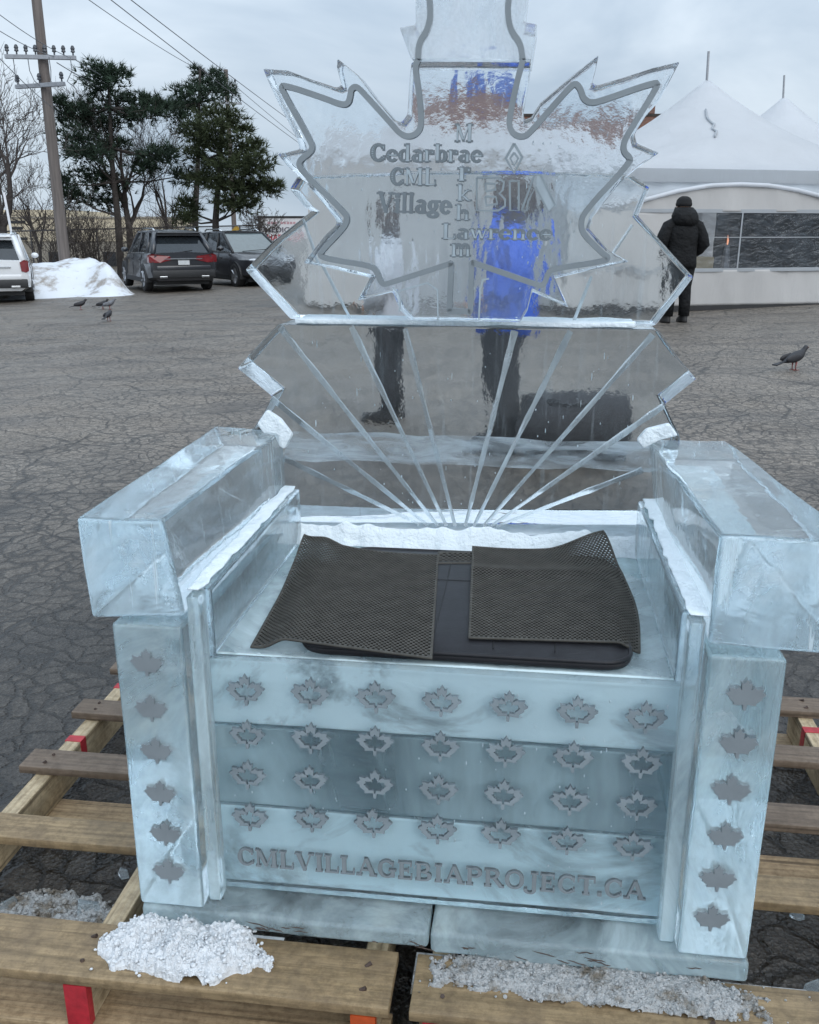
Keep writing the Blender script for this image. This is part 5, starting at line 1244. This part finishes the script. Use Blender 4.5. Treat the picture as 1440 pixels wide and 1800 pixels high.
# ------------------------------------------------------------------ people
M['skin'] = plain('skin', (.42, .25, .18), .55, vary=.1, bstr=0); M['hair_brown'] = plain('brown_hair', (.05, .03, .02), .6, bstr=.5)
M['black_cloth'] = plain('black_cloth', (.0035, .004, .005), .8, vary=.3, scale=2.2, bstr=.9, bdist=.05, spec=.35); M['knit'] = plain('black_knit', (.007, .007, .008), .9, scale=20, bstr=.6)
M['blue_cloth'] = plain('blue_cloth', (.006, .075, .48), .6, vary=.2, scale=5, bstr=.4, bdist=.02); M['dark_cloth'] = plain('dark_trousers', (.018, .017, .019), .8, scale=6, bstr=.4)
M['lilac_cloth'] = plain('pale_grey_cloth', (.46, .46, .48), .75, vary=.15, scale=5, bstr=.4); M['boot'] = plain('black_boot', (.012, .011, .011), .55, bstr=.2)
def person(label, p, rz, coat, trousers, H=1.76, hat=None, hood=False, group=None):
    """faces local +y"""
    o = thing('person', label, 'person', p, rz, group); k = H / 1.76
    V = lambda x, y, z: (x * k, y * k, z * k)
    vs, es, rs = [], [], []
    def add(pt, r, par):
        vs.append(V(*pt)); rs.append(r * k); i = len(vs) - 1
        if par is not None: es.append((par, i))
        return i
    pel = add((0, 0, .93), .13, None); ab = add((0, .01, 1.08), .125, pel); ch = add((0, 0, 1.28), .15, ab); nk0 = add((0, -.01, 1.44), .09, ch); nk = add((0, .01, 1.51), .055, nk0); hd0 = add((0, .03, 1.58), .075, nk); hd1 = add((0, .03, 1.66), .088, hd0); hd2 = add((0, .02, 1.73), .06, hd1)
    for s in (-1, 1):
        h = add((s * .095, 0, .88), .095, pel); kn = add((s * .105, .02, .50), .06, h); an = add((s * .11, -.02, .10), .042, kn); ft = add((s * .12, .06, .05), .04, an); add((s * .125, .17, .035), .03, ft)
        sh = add((s * .185, -.01, 1.40), .065, ch); el = add((s * .265, -.05, 1.13), .045, sh); wr = add((s * .225, .13, .98), .03, el); pm = add((s * .195, .19, .965), .033, wr)
        for f in range(4): a = add((s * (.175 - .012 * 0) , .235, .985 - .016 * f), .0095, pm); add((s * .15, .265 - .006 * abs(f - 1.5), .98 - .016 * f), .0085, a)
        t = add((s * .165, .205, .995), .011, pm); add((s * .15, .235, 1.01), .009, t)
    me = bpy.data.meshes.new('body'); me.from_pydata(vs, es, []); bo = bpy.data.objects.new('body', me); COL.objects.link(bo); bo.parent = o; me.materials.append(M['skin'])
    sk = bo.modifiers.new('skin', 'SKIN'); sk.use_smooth_shade = True
    for i, r in enumerate(rs): me.skin_vertices[0].data[i].radius = (r, r)
    me.skin_vertices[0].data[0].use_root = True; bo.modifiers.new('sub', 'SUBSURF').levels = 1; bo.modifiers['sub'].render_levels = 1
    # face
    b = MB(); b.tube([V(0, .105, 1.665), V(0, .125, 1.635), V(0, .138, 1.62), V(0, .115, 1.61)], [.010 * k, .013 * k, .016 * k, .008 * k], 8); b.tube([V(-.022, .103, 1.578), V(0, .110, 1.580), V(.022, .103, 1.578)], [.004, .008, .004], 6)
    for s in (-1, 1): b.ell(V(s * .086, .02, 1.64), (.012, .02, .03), 8, 6)
    b.build('face', M['skin'], o, smooth=True)
    for s in (-1, 1): b = MB(); b.ell(V(s * .032, .105, 1.658), (.012, .008, .008), 8, 6); b.build('eye', M['boot'], o)
    # coat: torso + sleeves
    b = MB(); cz = [(.80, .215, .165), (.86, .222, .172), (1.0, .212, .165), (1.12, .205, .160), (1.25, .225, .168), (1.36, .222, .158), (1.43, .165, .125), (1.48, .095, .092), (1.52, .085, .085)]
    b.loft([[V(a * math.cos(w) + .008 * math.sin(5 * w + z * 20), d * math.sin(w) + .008 * math.cos(4 * w + z * 31), z + .006 * math.sin(3 * w)) for w in [6.2832 * j / 24 for j in range(24)]] for z, a, d in cz])
    for s in (-1, 1):
        b.tube([V(s * .10, -.01, 1.43), V(s * .20, -.02, 1.38), V(s * .262, -.045, 1.24), V(s * .285, -.055, 1.13), V(s * .268, .04, 1.045), V(s * .235, .12, .985)], [.085 * k, .088 * k, .080 * k, .078 * k, .066 * k, .056 * k], 14)
    b.build('coat', M[coat], o, smooth=True, disp=wob(.010, 9, rz))
    b = MB()
    for s in (-1, 1): b.tube([V(s * .085, 0, .93), V(s * .10, .01, .80), V(s * .108, .02, .52), V(s * .112, -.01, .30), V(s * .115, -.01, .10)], [.125 * k, .118 * k, .085 * k, .075 * k, .072 * k], 14)
    b.build('trousers', M[trousers], o, smooth=True, disp=wob(.008, 10, 2))
    for s in (-1, 1):
        b = MB(); b.loft([[V(s * .118 + x * math.cos(w), yc + y * math.sin(w), z) for w in [6.2832 * j / 14 for j in range(14)]] for z, x, y, yc in ((.0, .052, .145, .055), (.03, .055, .148, .055), (.065, .05, .125, .045), (.10, .052, .075, .0), (.16, .056, .066, -.012), (.20, .058, .066, -.012))]); b.build('boot', M['boot'], o, smooth=True)
    if hat:
        b = MB(); b.loft([[V(r * math.cos(w), .02 + r * 1.12 * math.sin(w), z) for w in [6.2832 * j / 18 for j in range(18)]] for z, r in ((1.655, .098), (1.69, .104), (1.70, .100), (1.74, .094), (1.775, .070), (1.795, .035))]); b.build('beanie', M[hat], o, smooth=True)
    else:
        b = MB(); b.loft([[V(r * math.cos(w), .0 + yo + r * 1.12 * math.sin(w), z) for w in [6.2832 * j / 18 for j in range(18)]] for z, r, yo in ((1.50, .085, -.025), (1.58, .094, -.01), (1.66, .097, -.002), (1.72, .094, .008), (1.765, .065, .012), (1.778, .03, .012))]); b.build('hair', M['hair_brown'], o, smooth=True, disp=wob(.008, 20, 3))
    if hood:
        b = MB(); b.loft([[V(r * 1.12 * math.cos(w), yo + r * .95 * math.sin(w), z) for w in [6.2832 * j / 18 for j in range(18)]] for z, r, yo in ((1.40, .13, -.06), (1.46, .155, -.06), (1.53, .155, -.05), (1.59, .13, -.03), (1.64, .105, .0))]); b.build('hood', M[coat], o, smooth=True, disp=wob(.012, 14, 5))
    return o
gpn = pg(1186, 566)
person('person in a black hooded winter coat and black beanie facing the tent', gpn, 0.12, 'black_cloth', 'black_cloth', H=1.5 * 215 / 176, hat='knit', hood=True).scale = (1.12, 1.05, 1)
person('person in a bright blue coat and dark trousers seen through the throne back', pg(882, 790), 1.45, 'blue_cloth', 'dark_cloth', H=1.84).scale = (1.1, 1.25, 1)
person('person in a pale grey coat and dark trousers seen dimly through the ice back', pg(690, 735), 1.2, 'lilac_cloth', 'dark_cloth', H=1.7)
# dark bag on the ground behind
bp = pg(1005, 800); o = thing('duffel_bag', 'bulky dark bag on the asphalt seen through the lower ice back', 'bag', bp, -.3)
b = MB(); b.loft([[(x, y * s_, .02 + (z + .27) * s_ * .78) for y, z in [(.26 * math.cos(w) * (1 if abs(math.cos(w)) < .9 else .96), .26 * math.sin(w)) for w in [6.2832 * j / 18 for j in range(18)]]] for x, s_ in ((-.36, .7), (-.34, .92), (-.28, 1.02), (0, 1.06), (.28, 1.02), (.34, .92), (.36, .7))]); b.build('bag_body', M['dark_cloth'], o, smooth=True, sharp=60, disp=wob(.06, 4, 6))
b = MB()
for s in (-1, 1): b.tube([(-.16, s * .14, .40), (-.12, s * .19, .42), (0, s * .20, .40), (.12, s * .19, .42), (.16, s * .14, .40)], .013, 6)
b.build('handle', M['black_metal'], o, smooth=True)
